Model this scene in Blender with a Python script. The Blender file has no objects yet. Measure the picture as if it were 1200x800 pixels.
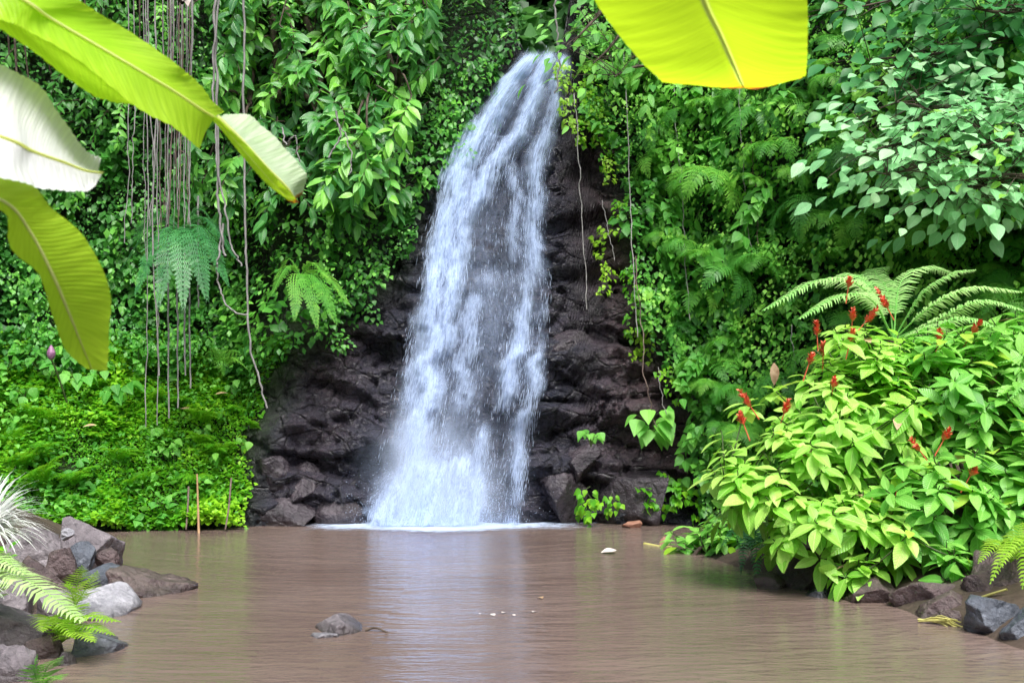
import bpy, math
import numpy as np
from mathutils import Vector, Matrix

R = np.random.default_rng(11)
sc = bpy.context.scene
COL = sc.collection
PI = math.pi

# ------------------------------------------------------------------ camera model (photo 1200 x 800)
F, HZ, CH = 1287.0, 480.0, 1.5


def W(px, py, Y):
    return np.array([(px - 600.0) * Y / F, Y, CH + (HZ - py) * Y / F])


def unit(a):
    a = np.asarray(a, float)
    return a / (np.linalg.norm(a, axis=-1, keepdims=True) + 1e-12)


def sstep(a, b, x):
    t = np.clip((np.asarray(x, float) - a) / (b - a), 0, 1)
    return t * t * (3 - 2 * t)


# ------------------------------------------------------------------ noise
def _h(i, j, k, s):
    i = i.astype(np.int64); j = j.astype(np.int64); k = k.astype(np.int64)
    n = (i * 374761393 + j * 668265263 + k * 2147483647 + s * 1274126177) & 0xFFFFFFFF
    n = ((n ^ (n >> 13)) * 1274126177) & 0xFFFFFFFF
    n = ((n ^ (n >> 16)) * 2246822519) & 0xFFFFFFFF
    n = n ^ (n >> 15)
    return (n & 0xFFFFFF) / float(0xFFFFFF)


def vnoise(x, y, z, s=0):
    x, y, z = np.broadcast_arrays(np.asarray(x, float), np.asarray(y, float), np.asarray(z, float))
    i, j, k = np.floor(x), np.floor(y), np.floor(z)
    u, v, w = x - i, y - j, z - k
    u, v, w = [q * q * (3 - 2 * q) for q in (u, v, w)]
    out = 0
    for a in (0, 1):
        for b in (0, 1):
            for c in (0, 1):
                out = out + _h(i + a, j + b, k + c, s) * (u if a else 1 - u) * (v if b else 1 - v) * (w if c else 1 - w)
    return out * 2 - 1


def fbm(x, y, z, s=0, o=4):
    t, a, f = 0, 0.5, 1.0
    for q in range(o):
        t = t + a * vnoise(np.asarray(x) * f, np.asarray(y) * f, np.asarray(z) * f, s + q * 17)
        a *= 0.5; f *= 2.03
    return t


def worley(x, y, z, s=0):
    x, y, z = np.broadcast_arrays(np.asarray(x, float), np.asarray(y, float), np.asarray(z, float))
    i, j, k = np.floor(x), np.floor(y), np.floor(z)
    f1 = np.full(x.shape, 9.0); f2 = np.full(x.shape, 9.0); cid = np.zeros(x.shape)
    for a in (-1, 0, 1):
        for b in (-1, 0, 1):
            for c in (-1, 0, 1):
                ii, jj, kk = i + a, j + b, k + c
                d = np.sqrt((ii + _h(ii, jj, kk, s) - x) ** 2 + (jj + _h(ii, jj, kk, s + 1) - y) ** 2 + (kk + _h(ii, jj, kk, s + 2) - z) ** 2)
                r = _h(ii, jj, kk, s + 3)
                m = d < f1
                f2 = np.where(m, f1, np.minimum(f2, d))
                cid = np.where(m, r, cid)
                f1 = np.where(m, d, f1)
    return f1, f2, cid


# ------------------------------------------------------------------ mesh accumulator
class G:
    def __init__(self):
        self.v, self.q, self.tr, self.t, self.uv, self.qm, self.tm = [], [], [], [], [], [], []
        self.n = 0

    def add(self, V, Fq, t=0.5, m=0, uv=None):
        V = np.asarray(V, float).reshape(-1, 3); Fq = np.asarray(Fq, int)
        self.v.append(V)
        self.t.append(np.broadcast_to(np.asarray(t, float), (len(V),)))
        self.uv.append(np.zeros((len(V), 2)) if uv is None else np.asarray(uv, float).reshape(-1, 2))
        if Fq.shape[1] == 4:
            self.q.append(Fq + self.n); self.qm.append(np.full(len(Fq), m))
        else:
            self.tr.append(Fq + self.n); self.tm.append(np.full(len(Fq), m))
        self.n += len(V)
        return self

    def build(self, name, mats, parent=None, origin=None, smooth=True):
        V = np.concatenate(self.v); T = np.concatenate(self.t); U = np.concatenate(self.uv)
        if origin is not None:
            V = V - np.asarray(origin, float)
        q = np.concatenate(self.q) if self.q else np.zeros((0, 4), int)
        tr = np.concatenate(self.tr) if self.tr else np.zeros((0, 3), int)
        me = bpy.data.meshes.new(name)
        me.vertices.add(len(V)); me.vertices.foreach_set('co', V.ravel().astype(np.float32))
        loops = np.concatenate([q.ravel(), tr.ravel()]).astype(np.int32)
        tot = np.concatenate([np.full(len(q), 4), np.full(len(tr), 3)]).astype(np.int32)
        st = (np.cumsum(tot) - tot).astype(np.int32)
        me.loops.add(len(loops)); me.loops.foreach_set('vertex_index', loops)
        me.polygons.add(len(tot)); me.polygons.foreach_set('loop_start', st); me.polygons.foreach_set('loop_total', tot)
        mi = np.concatenate([np.concatenate(self.qm) if self.qm else np.zeros(0), np.concatenate(self.tm) if self.tm else np.zeros(0)]).astype(np.int32)
        me.polygons.foreach_set('material_index', mi)
        me.polygons.foreach_set('use_smooth', np.full(len(tot), smooth))
        a = me.attributes.new('tint', 'FLOAT', 'POINT'); a.data.foreach_set('value', T.astype(np.float32))
        a = me.attributes.new('lu', 'FLOAT', 'POINT'); a.data.foreach_set('value', np.ascontiguousarray(U[:, 0]).astype(np.float32))
        a = me.attributes.new('lv', 'FLOAT', 'POINT'); a.data.foreach_set('value', np.ascontiguousarray(U[:, 1]).astype(np.float32))
        me.update(calc_edges=True); me.validate()
        for mt in (mats if isinstance(mats, (list, tuple)) else [mats]):
            me.materials.append(mt)
        o = bpy.data.objects.new(name, me); COL.objects.link(o)
        if origin is not None:
            o.location = Vector([float(c) for c in origin])
        if parent is not None:
            o.parent = parent
        return o


def tag(o, label=None, cat=None, group=None, kind=None):
    for k, v in (('label', label), ('category', cat), ('group', group), ('kind', kind)):
        if v:
            o[k] = v
    return o


def empty(name, loc):
    o = bpy.data.objects.new(name, None); COL.objects.link(o)
    o.location = Vector([float(c) for c in loc]); o.empty_display_size = 0.1
    return o


def dup(o, parent=None):
    c = o.copy(); COL.objects.link(c); c.parent = parent
    for ch in list(o.children):
        dup(ch, c)
    return c


# ------------------------------------------------------------------ node helpers
class NT:
    def __init__(self, name):
        self.m = bpy.data.materials.new(name); self.m.use_nodes = True
        self.t = self.m.node_tree; self.t.nodes.clear()
        self.out = self.t.nodes.new('ShaderNodeOutputMaterial')

    def n(self, typ, **kw):
        nd = self.t.nodes.new(typ)
        for k, v in kw.items():
            if k in ('operation', 'blend_type', 'data_type', 'attribute_name', 'feature', 'distance', 'noise_dimensions', 'wave_type', 'bands_direction', 'clamp', 'use_clamp', 'interpolation_type', 'noise_type'):
                setattr(nd, k, v)
            else:
                self.set(nd, k, v)
        return nd

    def set(self, nd, k, v):
        if isinstance(k, str) and k.startswith('i') and k[1:].isdigit():
            s = nd.inputs[int(k[1:])]
        else:
            s = nd.inputs[k.replace('_', ' ')]
        if isinstance(v, bpy.types.NodeSocket):
            self.t.links.new(v, s)
        elif isinstance(v, bpy.types.Node):
            self.t.links.new(v.outputs[0], s)
        else:
            if s.type == 'RGBA' and len(v) == 3:
                v = (*v, 1)
            s.default_value = v

    def attr(self, name):
        return self.n('ShaderNodeAttribute', attribute_name=name).outputs['Fac']

    def math(self, op, a, b=0.0, c=None, clamp=False):
        nd = self.n('ShaderNodeMath', operation=op, use_clamp=clamp)
        self.set(nd, 'i0', a); self.set(nd, 'i1', b)
        if c is not None:
            self.set(nd, 'i2', c)
        return nd.outputs[0]

    def ramp(self, fac, stops):
        nd = self.t.nodes.new('ShaderNodeValToRGB')
        cr = nd.color_ramp
        while len(cr.elements) > 1:
            cr.elements.remove(cr.elements[-1])
        for i, (p, c) in enumerate(stops):
            e = cr.elements[0] if i == 0 else cr.elements.new(p)
            e.position = p; e.color = (*c, 1) if len(c) == 3 else c
        self.t.links.new(fac, nd.inputs[0])
        return nd.outputs[0]

    def mix(self, fac, a, b, bt='MIX'):
        nd = self.n('ShaderNodeMixRGB', blend_type=bt)
        self.set(nd, 'i0', fac); self.set(nd, 'i1', a); self.set(nd, 'i2', b)
        return nd.outputs[0]

    def noise(self, vec, scale, detail=4.0, rough=0.55, dist=0.0):
        nd = self.n('ShaderNodeTexNoise', Scale=scale, Detail=detail, Roughness=rough, Distortion=dist)
        if vec is not None:
            self.set(nd, 'Vector', vec)
        return nd.outputs[0]

    def pos(self):
        return self.n('ShaderNodeNewGeometry').outputs['Position']

    def mapv(self, vec, scale=(1, 1, 1), loc=(0, 0, 0)):
        nd = self.n('ShaderNodeMapping'); self.set(nd, 'Vector', vec)
        nd.inputs['Scale'].default_value = scale; nd.inputs['Location'].default_value = loc
        return nd.outputs[0]

    def bump(self, h, strength=0.5, dist=0.02, normal=None):
        nd = self.n('ShaderNodeBump', Strength=strength, Distance=dist, Height=h)
        if normal is not None:
            self.set(nd, 'Normal', normal)
        return nd.outputs[0]

    def surf(self, s):
        self.t.links.new(s if isinstance(s, bpy.types.NodeSocket) else s.outputs[0], self.out.inputs['Surface'])
        return self.m

    def pbsdf(self, **kw):
        return self.n('ShaderNodeBsdfPrincipled', **kw)


def leaf_mat(name, dark, mid, light, rough=0.42, trans=0.35, spec=0.5, tcol=None, veins=0.0, vary=0.25):
    k = NT(name)
    t = k.attr('tint')
    p = k.pos()
    nz = k.noise(p, 1.3, 3.0)
    rnd = k.n('ShaderNodeObjectInfo').outputs['Random']
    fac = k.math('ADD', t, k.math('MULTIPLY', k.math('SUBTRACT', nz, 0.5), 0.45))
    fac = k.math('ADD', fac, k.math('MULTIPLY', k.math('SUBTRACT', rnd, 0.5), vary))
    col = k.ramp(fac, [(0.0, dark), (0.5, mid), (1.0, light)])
    # fine mottling
    n2 = k.noise(p, 45.0, 2.0)
    col = k.mix(0.35, col, k.mix(n2, (0.45, 0.45, 0.45), (1.4, 1.4, 1.4)), 'MULTIPLY')
    nrm = None
    if veins > 0:
        lu, lv = k.attr('lu'), k.attr('lv')
        au = k.math('ABSOLUTE', lu)
        mid_line = k.math('SUBTRACT', 1.0, k.math('SMOOTH_MIN', k.math('MULTIPLY', au, 9.0), 1.0, 0.2), clamp=True)
        wv = k.math('SINE', k.math('MULTIPLY', k.math('SUBTRACT', lv, k.math('MULTIPLY', au, 0.25)), 62.0))
        wl = k.math('MULTIPLY', k.math('GREATER_THAN', wv, 0.86), 0.35)
        ln = k.math('MULTIPLY', k.math('MAXIMUM', mid_line, wl), veins, clamp=True)
        col = k.mix(ln, col, tuple(min(1, c * 1.25 + 0.07) for c in light))
        nrm = k.bump(k.math('ADD', wv, k.math('MULTIPLY', mid_line, -2.0)), 0.35, 0.004)
    b = k.pbsdf(Base_Color=col, Roughness=rough)
    b.inputs['Specular IOR Level'].default_value = spec
    tr = k.n('ShaderNodeBsdfTranslucent')
    k.set(tr, 'Color', k.mix(0.7, col, tcol or tuple(min(1, c * 1.3) for c in light)))
    if nrm is not None:
        k.set(b, 'Normal', nrm)
    mx = k.n('ShaderNodeMixShader', i0=trans)
    k.set(mx, 'i1', b); k.set(mx, 'i2', tr)
    return k.surf(mx)


def plain_mat(name, c1, c2, scale=8.0, rough=0.7, bump=0.4, bdist=0.01, spec=0.4, stretch=(1, 1, 1)):
    k = NT(name)
    p = k.mapv(k.pos(), stretch)
    n = k.noise(p, scale, 5.0)
    b = k.pbsdf(Base_Color=k.ramp(n, [(0.3, c1), (0.7, c2)]), Roughness=rough, Normal=k.bump(n, bump, bdist))
    b.inputs['Specular IOR Level'].default_value = spec
    return k.surf(b)


# ------------------------------------------------------------------ materials
M = {}
M['creeper'] = leaf_mat('creeper_leaf', (0.0405, 0.162, 0.03564), (0.072, 0.288, 0.042), (0.216, 0.576, 0.072), 0.42, 0.32, 0.45)
M['ground_leaf'] = leaf_mat('ground_cover_leaf', (0.0297, 0.1782, 0.00891), (0.11, 0.396, 0.0165), (0.352, 0.682, 0.033), 0.45, 0.35, 0.35)
M['glossy'] = leaf_mat('glossy_tree_leaf', (0.03326, 0.1512, 0.04536), (0.0672, 0.28, 0.056), (0.2912, 0.6944, 0.0896), 0.30, 0.30, 0.6, veins=0.3)
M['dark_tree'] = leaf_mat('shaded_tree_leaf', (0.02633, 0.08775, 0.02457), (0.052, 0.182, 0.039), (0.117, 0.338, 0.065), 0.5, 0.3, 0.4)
M['wallfern'] = leaf_mat('wall_fern_leaf', (0.06048, 0.2722, 0.04536), (0.1232, 0.4032, 0.0504), (0.3136, 0.6496, 0.0896), 0.5, 0.40, 0.35)
M['bluefern'] = leaf_mat('blue_green_fern_leaf', (0.02, 0.11, 0.035), (0.06, 0.27, 0.075), (0.15, 0.45, 0.13), 0.42, 0.3, 0.5)
M['heart'] = leaf_mat('climber_leaf', (0.04455, 0.2228, 0.03713), (0.11, 0.396, 0.055), (0.286, 0.682, 0.099), 0.40, 0.38, 0.45, veins=0.3)
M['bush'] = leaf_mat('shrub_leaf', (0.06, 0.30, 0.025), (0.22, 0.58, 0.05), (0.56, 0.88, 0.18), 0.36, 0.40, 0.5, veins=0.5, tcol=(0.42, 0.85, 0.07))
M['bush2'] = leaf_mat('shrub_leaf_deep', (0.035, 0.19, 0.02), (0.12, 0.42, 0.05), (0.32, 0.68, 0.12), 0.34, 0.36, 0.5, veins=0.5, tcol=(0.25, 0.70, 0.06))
M['pale'] = leaf_mat('pale_shrub_leaf', (0.10, 0.42, 0.12), (0.28, 0.70, 0.28), (0.60, 0.92, 0.52), 0.42, 0.34, 0.45, veins=0.3)
M['treefern'] = leaf_mat('tree_fern_leaf', (0.10, 0.42, 0.06), (0.28, 0.70, 0.16), (0.60, 0.93, 0.34), 0.5, 0.42, 0.3)
M['yfern'] = leaf_mat('yellow_fern_leaf', (0.10, 0.30, 0.01), (0.28, 0.55, 0.03), (0.50, 0.75, 0.10), 0.45, 0.42, 0.35)
M['palefern'] = leaf_mat('pale_fern_leaf', (0.16, 0.36, 0.07), (0.40, 0.66, 0.20), (0.68, 0.88, 0.42), 0.45, 0.40, 0.35)
M['white_blade'] = leaf_mat('white_blade', (0.55, 0.70, 0.50), (0.88, 0.93, 0.86), (0.95, 0.97, 0.94), 0.4, 0.3, 0.4)
M['bark'] = plain_mat('bark', (0.035, 0.025, 0.018), (0.12, 0.09, 0.065), 14.0, 0.85, 0.6, 0.015)
M['root'] = plain_mat('aerial_root', (0.13, 0.125, 0.12), (0.36, 0.345, 0.33), 9.0, 0.8, 0.4, 0.01, stretch=(4, 4, 0.6))
M['rootdark'] = plain_mat('woody_vine', (0.07, 0.045, 0.04), (0.22, 0.16, 0.13), 9.0, 0.8, 0.4, 0.01, stretch=(4, 4, 0.6))
M['stem'] = plain_mat('green_stem', (0.03, 0.05, 0.015), (0.09, 0.13, 0.04), 10.0, 0.6, 0.3, 0.005)
M['bamboo'] = plain_mat('dry_stake', (0.34, 0.20, 0.10), (0.55, 0.36, 0.20), 9.0, 0.7, 0.3, 0.006, stretch=(3, 3, 0.5))
M['flower'] = plain_mat('red_bract', (0.66, 0.07, 0.04), (0.88, 0.24, 0.12), 30.0, 0.5, 0.3, 0.004)
M['bud'] = plain_mat('purple_bud', (0.16, 0.05, 0.14), (0.36, 0.18, 0.30), 20.0, 0.45, 0.3, 0.004)
M['straw'] = plain_mat('dry_straw', (0.36, 0.34, 0.08), (0.62, 0.58, 0.20), 20.0, 0.7, 0.3, 0.004)
M['dryleaf'] = plain_mat('dry_leaf', (0.30, 0.18, 0.09), (0.60, 0.44, 0.28), 16.0, 0.65, 0.3, 0.004)
M['paleleaf'] = plain_mat('bleached_leaf', (0.45, 0.38, 0.34), (0.72, 0.66, 0.60), 16.0, 0.6, 0.3, 0.004)
M['redstone'] = plain_mat('red_stone', (0.20, 0.09, 0.06), (0.38, 0.20, 0.14), 12.0, 0.5, 0.5, 0.02)


def banana_mat(name, base, light, trans, tcol, rough=0.35, burn=True):
    k = NT(name)
    lu, lv, tn = k.attr('lu'), k.attr('lv'), k.attr('tint')
    au = k.math('ABSOLUTE', lu)
    cv = k.n('ShaderNodeCombineXYZ')
    sl = k.math('SUBTRACT', lv, k.math('MULTIPLY', au, 0.10))
    k.set(cv, 'i0', k.math('MULTIPLY', sl, 70.0)); k.set(cv, 'i1', k.math('MULTIPLY', au, 0.7))
    st = k.noise(cv, 1.0, 3.0, 0.6)
    wv = k.math('SINE', k.math('MULTIPLY', sl, 420.0))
    col = k.mix(k.math('MULTIPLY', k.math('SUBTRACT', st, 0.34), 2.6, clamp=True), tuple(c * 0.72 for c in base), light)
    big = k.noise(k.pos(), 5.0, 3.0)
    col = k.mix(k.math('MULTIPLY', big, 0.5), col, light)
    mid_ = k.math('SUBTRACT', 1.0, k.math('MULTIPLY', au, 22.0), clamp=True)
    col = k.mix(k.math('MULTIPLY', mid_, 2.0, clamp=True), col, (0.88, 0.92, 0.42))
    tcm = k.mix(0.6, col, tcol)
    if burn:
        bn = k.math('MULTIPLY', tn, k.math('ADD', 0.55, k.math('MULTIPLY', k.noise(k.pos(), 28.0, 4.0), 0.9)))
        b1 = k.math('MULTIPLY', k.math('SUBTRACT', bn, 0.62), 3.0, clamp=True); b2 = k.math('MULTIPLY', k.math('SUBTRACT', bn, 1.05), 4.0, clamp=True)
        col = k.mix(b2, k.mix(b1, col, (0.75, 0.42, 0.02)), (0.22, 0.07, 0.02))
        tcm = k.mix(b2, k.mix(b1, tcm, (0.85, 0.45, 0.01)), (0.25, 0.07, 0.02))
    nr = k.bump(k.math('ADD', k.math('MULTIPLY', wv, 0.5), k.math('MULTIPLY', st, 1.2)), 0.22, 0.003)
    b = k.pbsdf(Base_Color=col, Roughness=rough, Normal=nr)
    tr = k.n('ShaderNodeBsdfTranslucent', Color=tcm)
    mx = k.n('ShaderNodeMixShader', i0=trans)
    k.set(mx, 'i1', b); k.set(mx, 'i2', tr)
    return k.surf(mx)


M['banana'] = banana_mat('banana_leaf_underside', (0.40, 0.76, 0.02), (0.56, 0.88, 0.03), 0.66, (0.74, 0.99, 0.02))
M['banana_low'] = banana_mat('banana_leaf_lime', (0.44, 0.84, 0.02), (0.60, 0.92, 0.05), 0.58, (0.72, 1.0, 0.04))
M['banana_tip'] = banana_mat('banana_leaf_tip_sunlit', (0.56, 0.86, 0.36), (0.84, 0.96, 0.72), 0.40, (0.7, 0.98, 0.3), 0.3)  # pale colour paints the sun's glare onto the folded tip
M['banana_white'] = banana_mat('banana_leaf_sunblown_upper', (0.93, 0.95, 0.92), (0.96, 0.97, 0.95), 0.35, (0.97, 0.99, 0.94), 0.3)  # near-white base colour carries the sun's blown highlight on this leaf
M['midrib'] = banana_mat('banana_midrib', (0.60, 0.70, 0.14), (0.75, 0.82, 0.30), 0.5, (0.85, 0.92, 0.25), 0.4, False)
M['pseudostem'] = plain_mat('banana_stem', (0.12, 0.16, 0.05), (0.28, 0.30, 0.12), 6.0, 0.6, 0.3, 0.01, stretch=(3, 3, 0.4))


def rock_mat(name, c1, c2, c3, rough=0.6, moss=0.0, spec=0.45):
    k = NT(name)
    p = k.pos()
    n1 = k.noise(p, 2.6, 6.0, 0.62)
    n2 = k.noise(p, 17.0, 6.0, 0.65)
    col = k.ramp(n1, [(0.28, c1), (0.5, c2), (0.74, c3)])
    col = k.mix(0.55, col, k.ramp(n2, [(0.3, (0.35, 0.35, 0.36)), (0.7, (1.35, 1.3, 1.3))]), 'MULTIPLY')
    lic = k.math('MULTIPLY', k.math('SUBTRACT', k.noise(p, 6.5, 5.0, 0.7), 0.60), 9.0, clamp=True)
    col = k.mix(k.math('MULTIPLY', lic, 0.35), col, tuple(min(0.7, c * 2.2) for c in c3))
    # damp, dark skirt just above the water line
    z = k.n('ShaderNodeSeparateXYZ', Vector=p).outputs[2]
    wet = k.math('SUBTRACT', 1.0, k.math('MULTIPLY', k.math('ADD', z, k.math('MULTIPLY', k.math('SUBTRACT', n2, 0.5), 0.06)), 12.0), clamp=True)
    col = k.mix(k.math('MULTIPLY', wet, 0.65), col, (0.03, 0.022, 0.02))
    if moss > 0:
        nz = k.n('ShaderNodeSeparateXYZ', Vector=k.n('ShaderNodeNewGeometry').outputs['Normal']).outputs[2]
        mf = k.math('MULTIPLY', k.math('SUBTRACT', k.math('ADD', n1, k.math('MULTIPLY', nz, 0.25)), 0.62), 6.0, clamp=True)
        col = k.mix(k.math('MULTIPLY', mf, moss), col, (0.05, 0.11, 0.02))
    v = k.n('ShaderNodeTexVoronoi', Scale=7.0, Vector=p, feature='DISTANCE_TO_EDGE').outputs[0]
    crk = k.math('MULTIPLY', v, 6.0, clamp=True)
    nr = k.bump(k.math('ADD', k.math('ADD', k.math('MULTIPLY', n2, 1.0), k.math('MULTIPLY', k.noise(p, 60.0, 4.0), 0.35)), k.math('MULTIPLY', crk, 0.25)), 0.9, 0.035)
    rg = k.math('SUBTRACT', rough, k.math('MULTIPLY', wet, 0.35), clamp=True)
    b = k.pbsdf(Base_Color=col, Roughness=rg, Normal=nr)
    b.inputs['Specular IOR Level'].default_value = spec
    return k.surf(b)


M['rock'] = rock_mat('boulder_grey', (0.075, 0.066, 0.072), (0.175, 0.155, 0.165), (0.32, 0.29, 0.30), 0.6)
M['rock_pale'] = rock_mat('boulder_pale', (0.16, 0.16, 0.18), (0.32, 0.32, 0.35), (0.50, 0.50, 0.53), 0.55)
M['rock_brown'] = rock_mat('boulder_brown', (0.04, 0.028, 0.027), (0.10, 0.070, 0.070), (0.19, 0.14, 0.14), 0.5, 0.12)
M['rock_wet'] = rock_mat('boulder_wet', (0.016, 0.013, 0.017), (0.042, 0.034, 0.042), (0.095, 0.078, 0.090), 0.26, 0.0, 0.6)
M['rock_slate'] = rock_mat('boulder_slate', (0.035, 0.042, 0.055), (0.10, 0.115, 0.14), (0.24, 0.26, 0.30), 0.45)


def cliff_mat():
    k = NT('wet_cliff_rock')
    p = k.pos()
    veg, wet = k.attr('tint'), k.attr('lu')
    n1 = k.noise(p, 1.1, 6.0, 0.6)
    n2 = k.noise(p, 9.0, 7.0, 0.68)
    n3 = k.noise(k.mapv(p, (1, 1, 3.0)), 3.0, 5.0, 0.6, 0.6)
    col = k.ramp(n1, [(0.25, (0.022, 0.017, 0.020)), (0.5, (0.074, 0.049, 0.052)), (0.75, (0.155, 0.103, 0.103))])
    col = k.mix(0.7, col, k.ramp(n2, [(0.3, (0.30, 0.30, 0.32)), (0.7, (1.5, 1.42, 1.42))]), 'MULTIPLY')
    col = k.mix(0.5, col, k.ramp(n3, [(0.35, (0.5, 0.5, 0.55)), (0.65, (1.25, 1.2, 1.2))]), 'MULTIPLY')
    sp = k.noise(p, 38.0, 4.0, 0.7)
    col = k.mix(0.75, col, k.ramp(sp, [(0.36, (0.35, 0.33, 0.36)), (0.5, (0.95, 0.95, 0.95)), (0.66, (1.9, 1.75, 1.75))]), 'MULTIPLY')
    blot = k.math('MULTIPLY', k.math('SUBTRACT', k.noise(k.mapv(p, (1, 1, 1.6)), 5.5, 5.0, 0.7), 0.56), 6.0, clamp=True)
    col = k.mix(k.math('MULTIPLY', blot, 0.45), col, (0.24, 0.17, 0.17))
    # moss and algae
    mz = k.math('MULTIPLY', k.math('SUBTRACT', k.noise(p, 2.3, 5.0, 0.65), 0.60), 5.0, clamp=True)
    col = k.mix(k.math('MULTIPLY', mz, 0.45), col, (0.035, 0.06, 0.018))
    dk = k.math('MULTIPLY', wet, 0.75)
    col = k.mix(dk, col, k.mix(n2, (0.008, 0.012, 0.022), (0.060, 0.070, 0.105)))
    col = k.mix(veg, col, k.ramp(n2, [(0.35, (0.012, 0.022, 0.008)), (0.7, (0.03, 0.06, 0.016))]))
    v = k.n('ShaderNodeTexVoronoi', Scale=2.6, Vector=k.mapv(p, (1, 1, 1.3)), feature='DISTANCE_TO_EDGE').outputs[0]
    crk = k.math('MULTIPLY', v, 14.0, clamp=True)
    col = k.mix(k.math('MULTIPLY', k.math('SUBTRACT', 1.0, crk), 0.6), col, (0.008, 0.007, 0.008))
    hgt = k.math('ADD', k.math('MULTIPLY', n2, 1.0), k.math('MULTIPLY', crk, 0.30))
    hgt = k.math('ADD', hgt, k.math('MULTIPLY', k.noise(p, 32.0, 4.0), 0.3))
    rg = k.math('SUBTRACT', 0.42, k.math('MULTIPLY', wet, 0.27))
    rg = k.math('ADD', rg, k.math('MULTIPLY', k.math('SUBTRACT', n2, 0.5), 0.25), clamp=True)
    b = k.pbsdf(Base_Color=col, Roughness=rg, Normal=k.bump(hgt, 1.0, 0.11))
    b.inputs['Specular IOR Level'].default_value = 0.55
    return k.surf(b)


M['cliff'] = cliff_mat()


def ground_mat():
    k = NT('muddy_ground')
    p = k.pos()
    n1 = k.noise(p, 0.9, 6.0); n2 = k.noise(p, 14.0, 5.0)
    col = k.ramp(n1, [(0.3, (0.040, 0.026, 0.018)), (0.5, (0.075, 0.052, 0.036)), (0.7, (0.05, 0.042, 0.024))])
    col = k.mix(0.5, col, k.ramp(n2, [(0.3, (0.5, 0.5, 0.5)), (0.7, (1.4, 1.4, 1.4))]), 'MULTIPLY')
    return k.surf(k.pbsdf(Base_Color=col, Roughness=0.9, Normal=k.bump(n2, 0.6, 0.03)))


M['ground'] = ground_mat()


def water_mat():
    k = NT('muddy_pool_water')
    p = k.pos()
    # ripples spread from the foot of the fall
    d = k.n('ShaderNodeVectorMath', operation='SUBTRACT'); k.set(d, 'i0', p); d.inputs[1].default_value = (-0.9, 15.2, 0)
    ln = k.n('ShaderNodeVectorMath', operation='LENGTH'); k.set(ln, 'i0', d.outputs[0])
    sx = k.n('ShaderNodeSeparateXYZ', Vector=d.outputs[0])
    ang = k.math('ARCTAN2', sx.outputs[0], sx.outputs[1])
    cv = k.n('ShaderNodeCombineXYZ')
    warp = k.math('MULTIPLY', k.noise(p, 0.7, 2.0), 0.5)
    k.set(cv, 'i0', k.math('MULTIPLY', k.math('ADD', ln.outputs['Value'], warp), 4.2)); k.set(cv, 'i1', k.math('MULTIPLY', ang, 5.0))
    rp = k.noise(cv, 1.0, 2.0, 0.5)
    fine = k.noise(k.mapv(p, (1.0, 2.6, 1)), 5.5, 3.0, 0.55)
    h = k.math('ADD', k.math('MULTIPLY', rp, 1.0), k.math('MULTIPLY', fine, 0.5))
    near = k.math('MULTIPLY', k.math('SUBTRACT', ln.outputs['Value'], 1.0), 0.5, clamp=True)
    chop = k.math('MULTIPLY', k.noise(k.mapv(p, (1.0, 1.8, 1)), 11.0, 3.0), k.math('SUBTRACT', 1.0, near))
    h = k.math('ADD', h, k.math('MULTIPLY', chop, 0.9))
    silt = k.noise(p, 0.45, 4.0)
    col = k.ramp(silt, [(0.3, (0.140, 0.098, 0.082)), (0.7, (0.200, 0.147, 0.125))])
    b = k.pbsdf(Base_Color=col, Roughness=0.13, IOR=1.33, Normal=k.bump(h, 0.32, 0.07))
    b.inputs['Specular IOR Level'].default_value = 0.5
    return k.surf(b)


M['water'] = water_mat()


def fall_mat(name, su, sv, gain, bias, off, maxa=1.0):
    k = NT(name)
    d, lu, lv = k.attr('tint'), k.attr('lu'), k.attr('lv')
    def nz(a, b, o, det=4.0):
        cv = k.n('ShaderNodeCombineXYZ')
        k.set(cv, 'i0', k.math('MULTIPLY', lu, a)); k.set(cv, 'i1', k.math('MULTIPLY', lv, b)); k.set(cv, 'i2', o)
        return k.noise(cv, 1.0, det, 0.62, 0.25)
    n1 = nz(su, sv, off); n2 = nz(su * 3.1, sv * 4.0, off + 7.0, 3.0); n3 = nz(su * 0.25, sv * 0.3, off + 13.0, 3.0)
    sN = k.math('SUBTRACT', k.math('ADD', k.math('MULTIPLY', n1, 1.0), k.math('ADD', k.math('MULTIPLY', n2, 0.9), k.math('MULTIPLY', n3, 0.7))), 1.30)
    a = k.math('MULTIPLY', d, k.math('ADD', bias, k.math('MULTIPLY', sN, gain)), clamp=True)
    a = k.math('MULTIPLY', a, maxa)
    b = k.n('ShaderNodeBsdfDiffuse', Color=(0.64, 0.77, 1.0), Roughness=0.5)
    tl = k.n('ShaderNodeBsdfTranslucent', Color=(0.64, 0.77, 1.0))
    wm = k.n('ShaderNodeMixShader', i0=0.35); k.set(wm, 'i1', b); k.set(wm, 'i2', tl)
    tp = k.n('ShaderNodeBsdfTransparent')
    mx = k.n('ShaderNodeMixShader'); k.set(mx, 'i0', a); k.set(mx, 'i1', tp); k.set(mx, 'i2', wm)
    return k.surf(mx)


M['fall_a'] = fall_mat('falling_water_inner', 22.0, 8.0, 1.7, 0.74, 0.0, 0.96)
M['fall_b'] = fall_mat('falling_water_outer', 38.0, 18.0, 2.3, 0.50, 31.0, 0.9)


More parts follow.
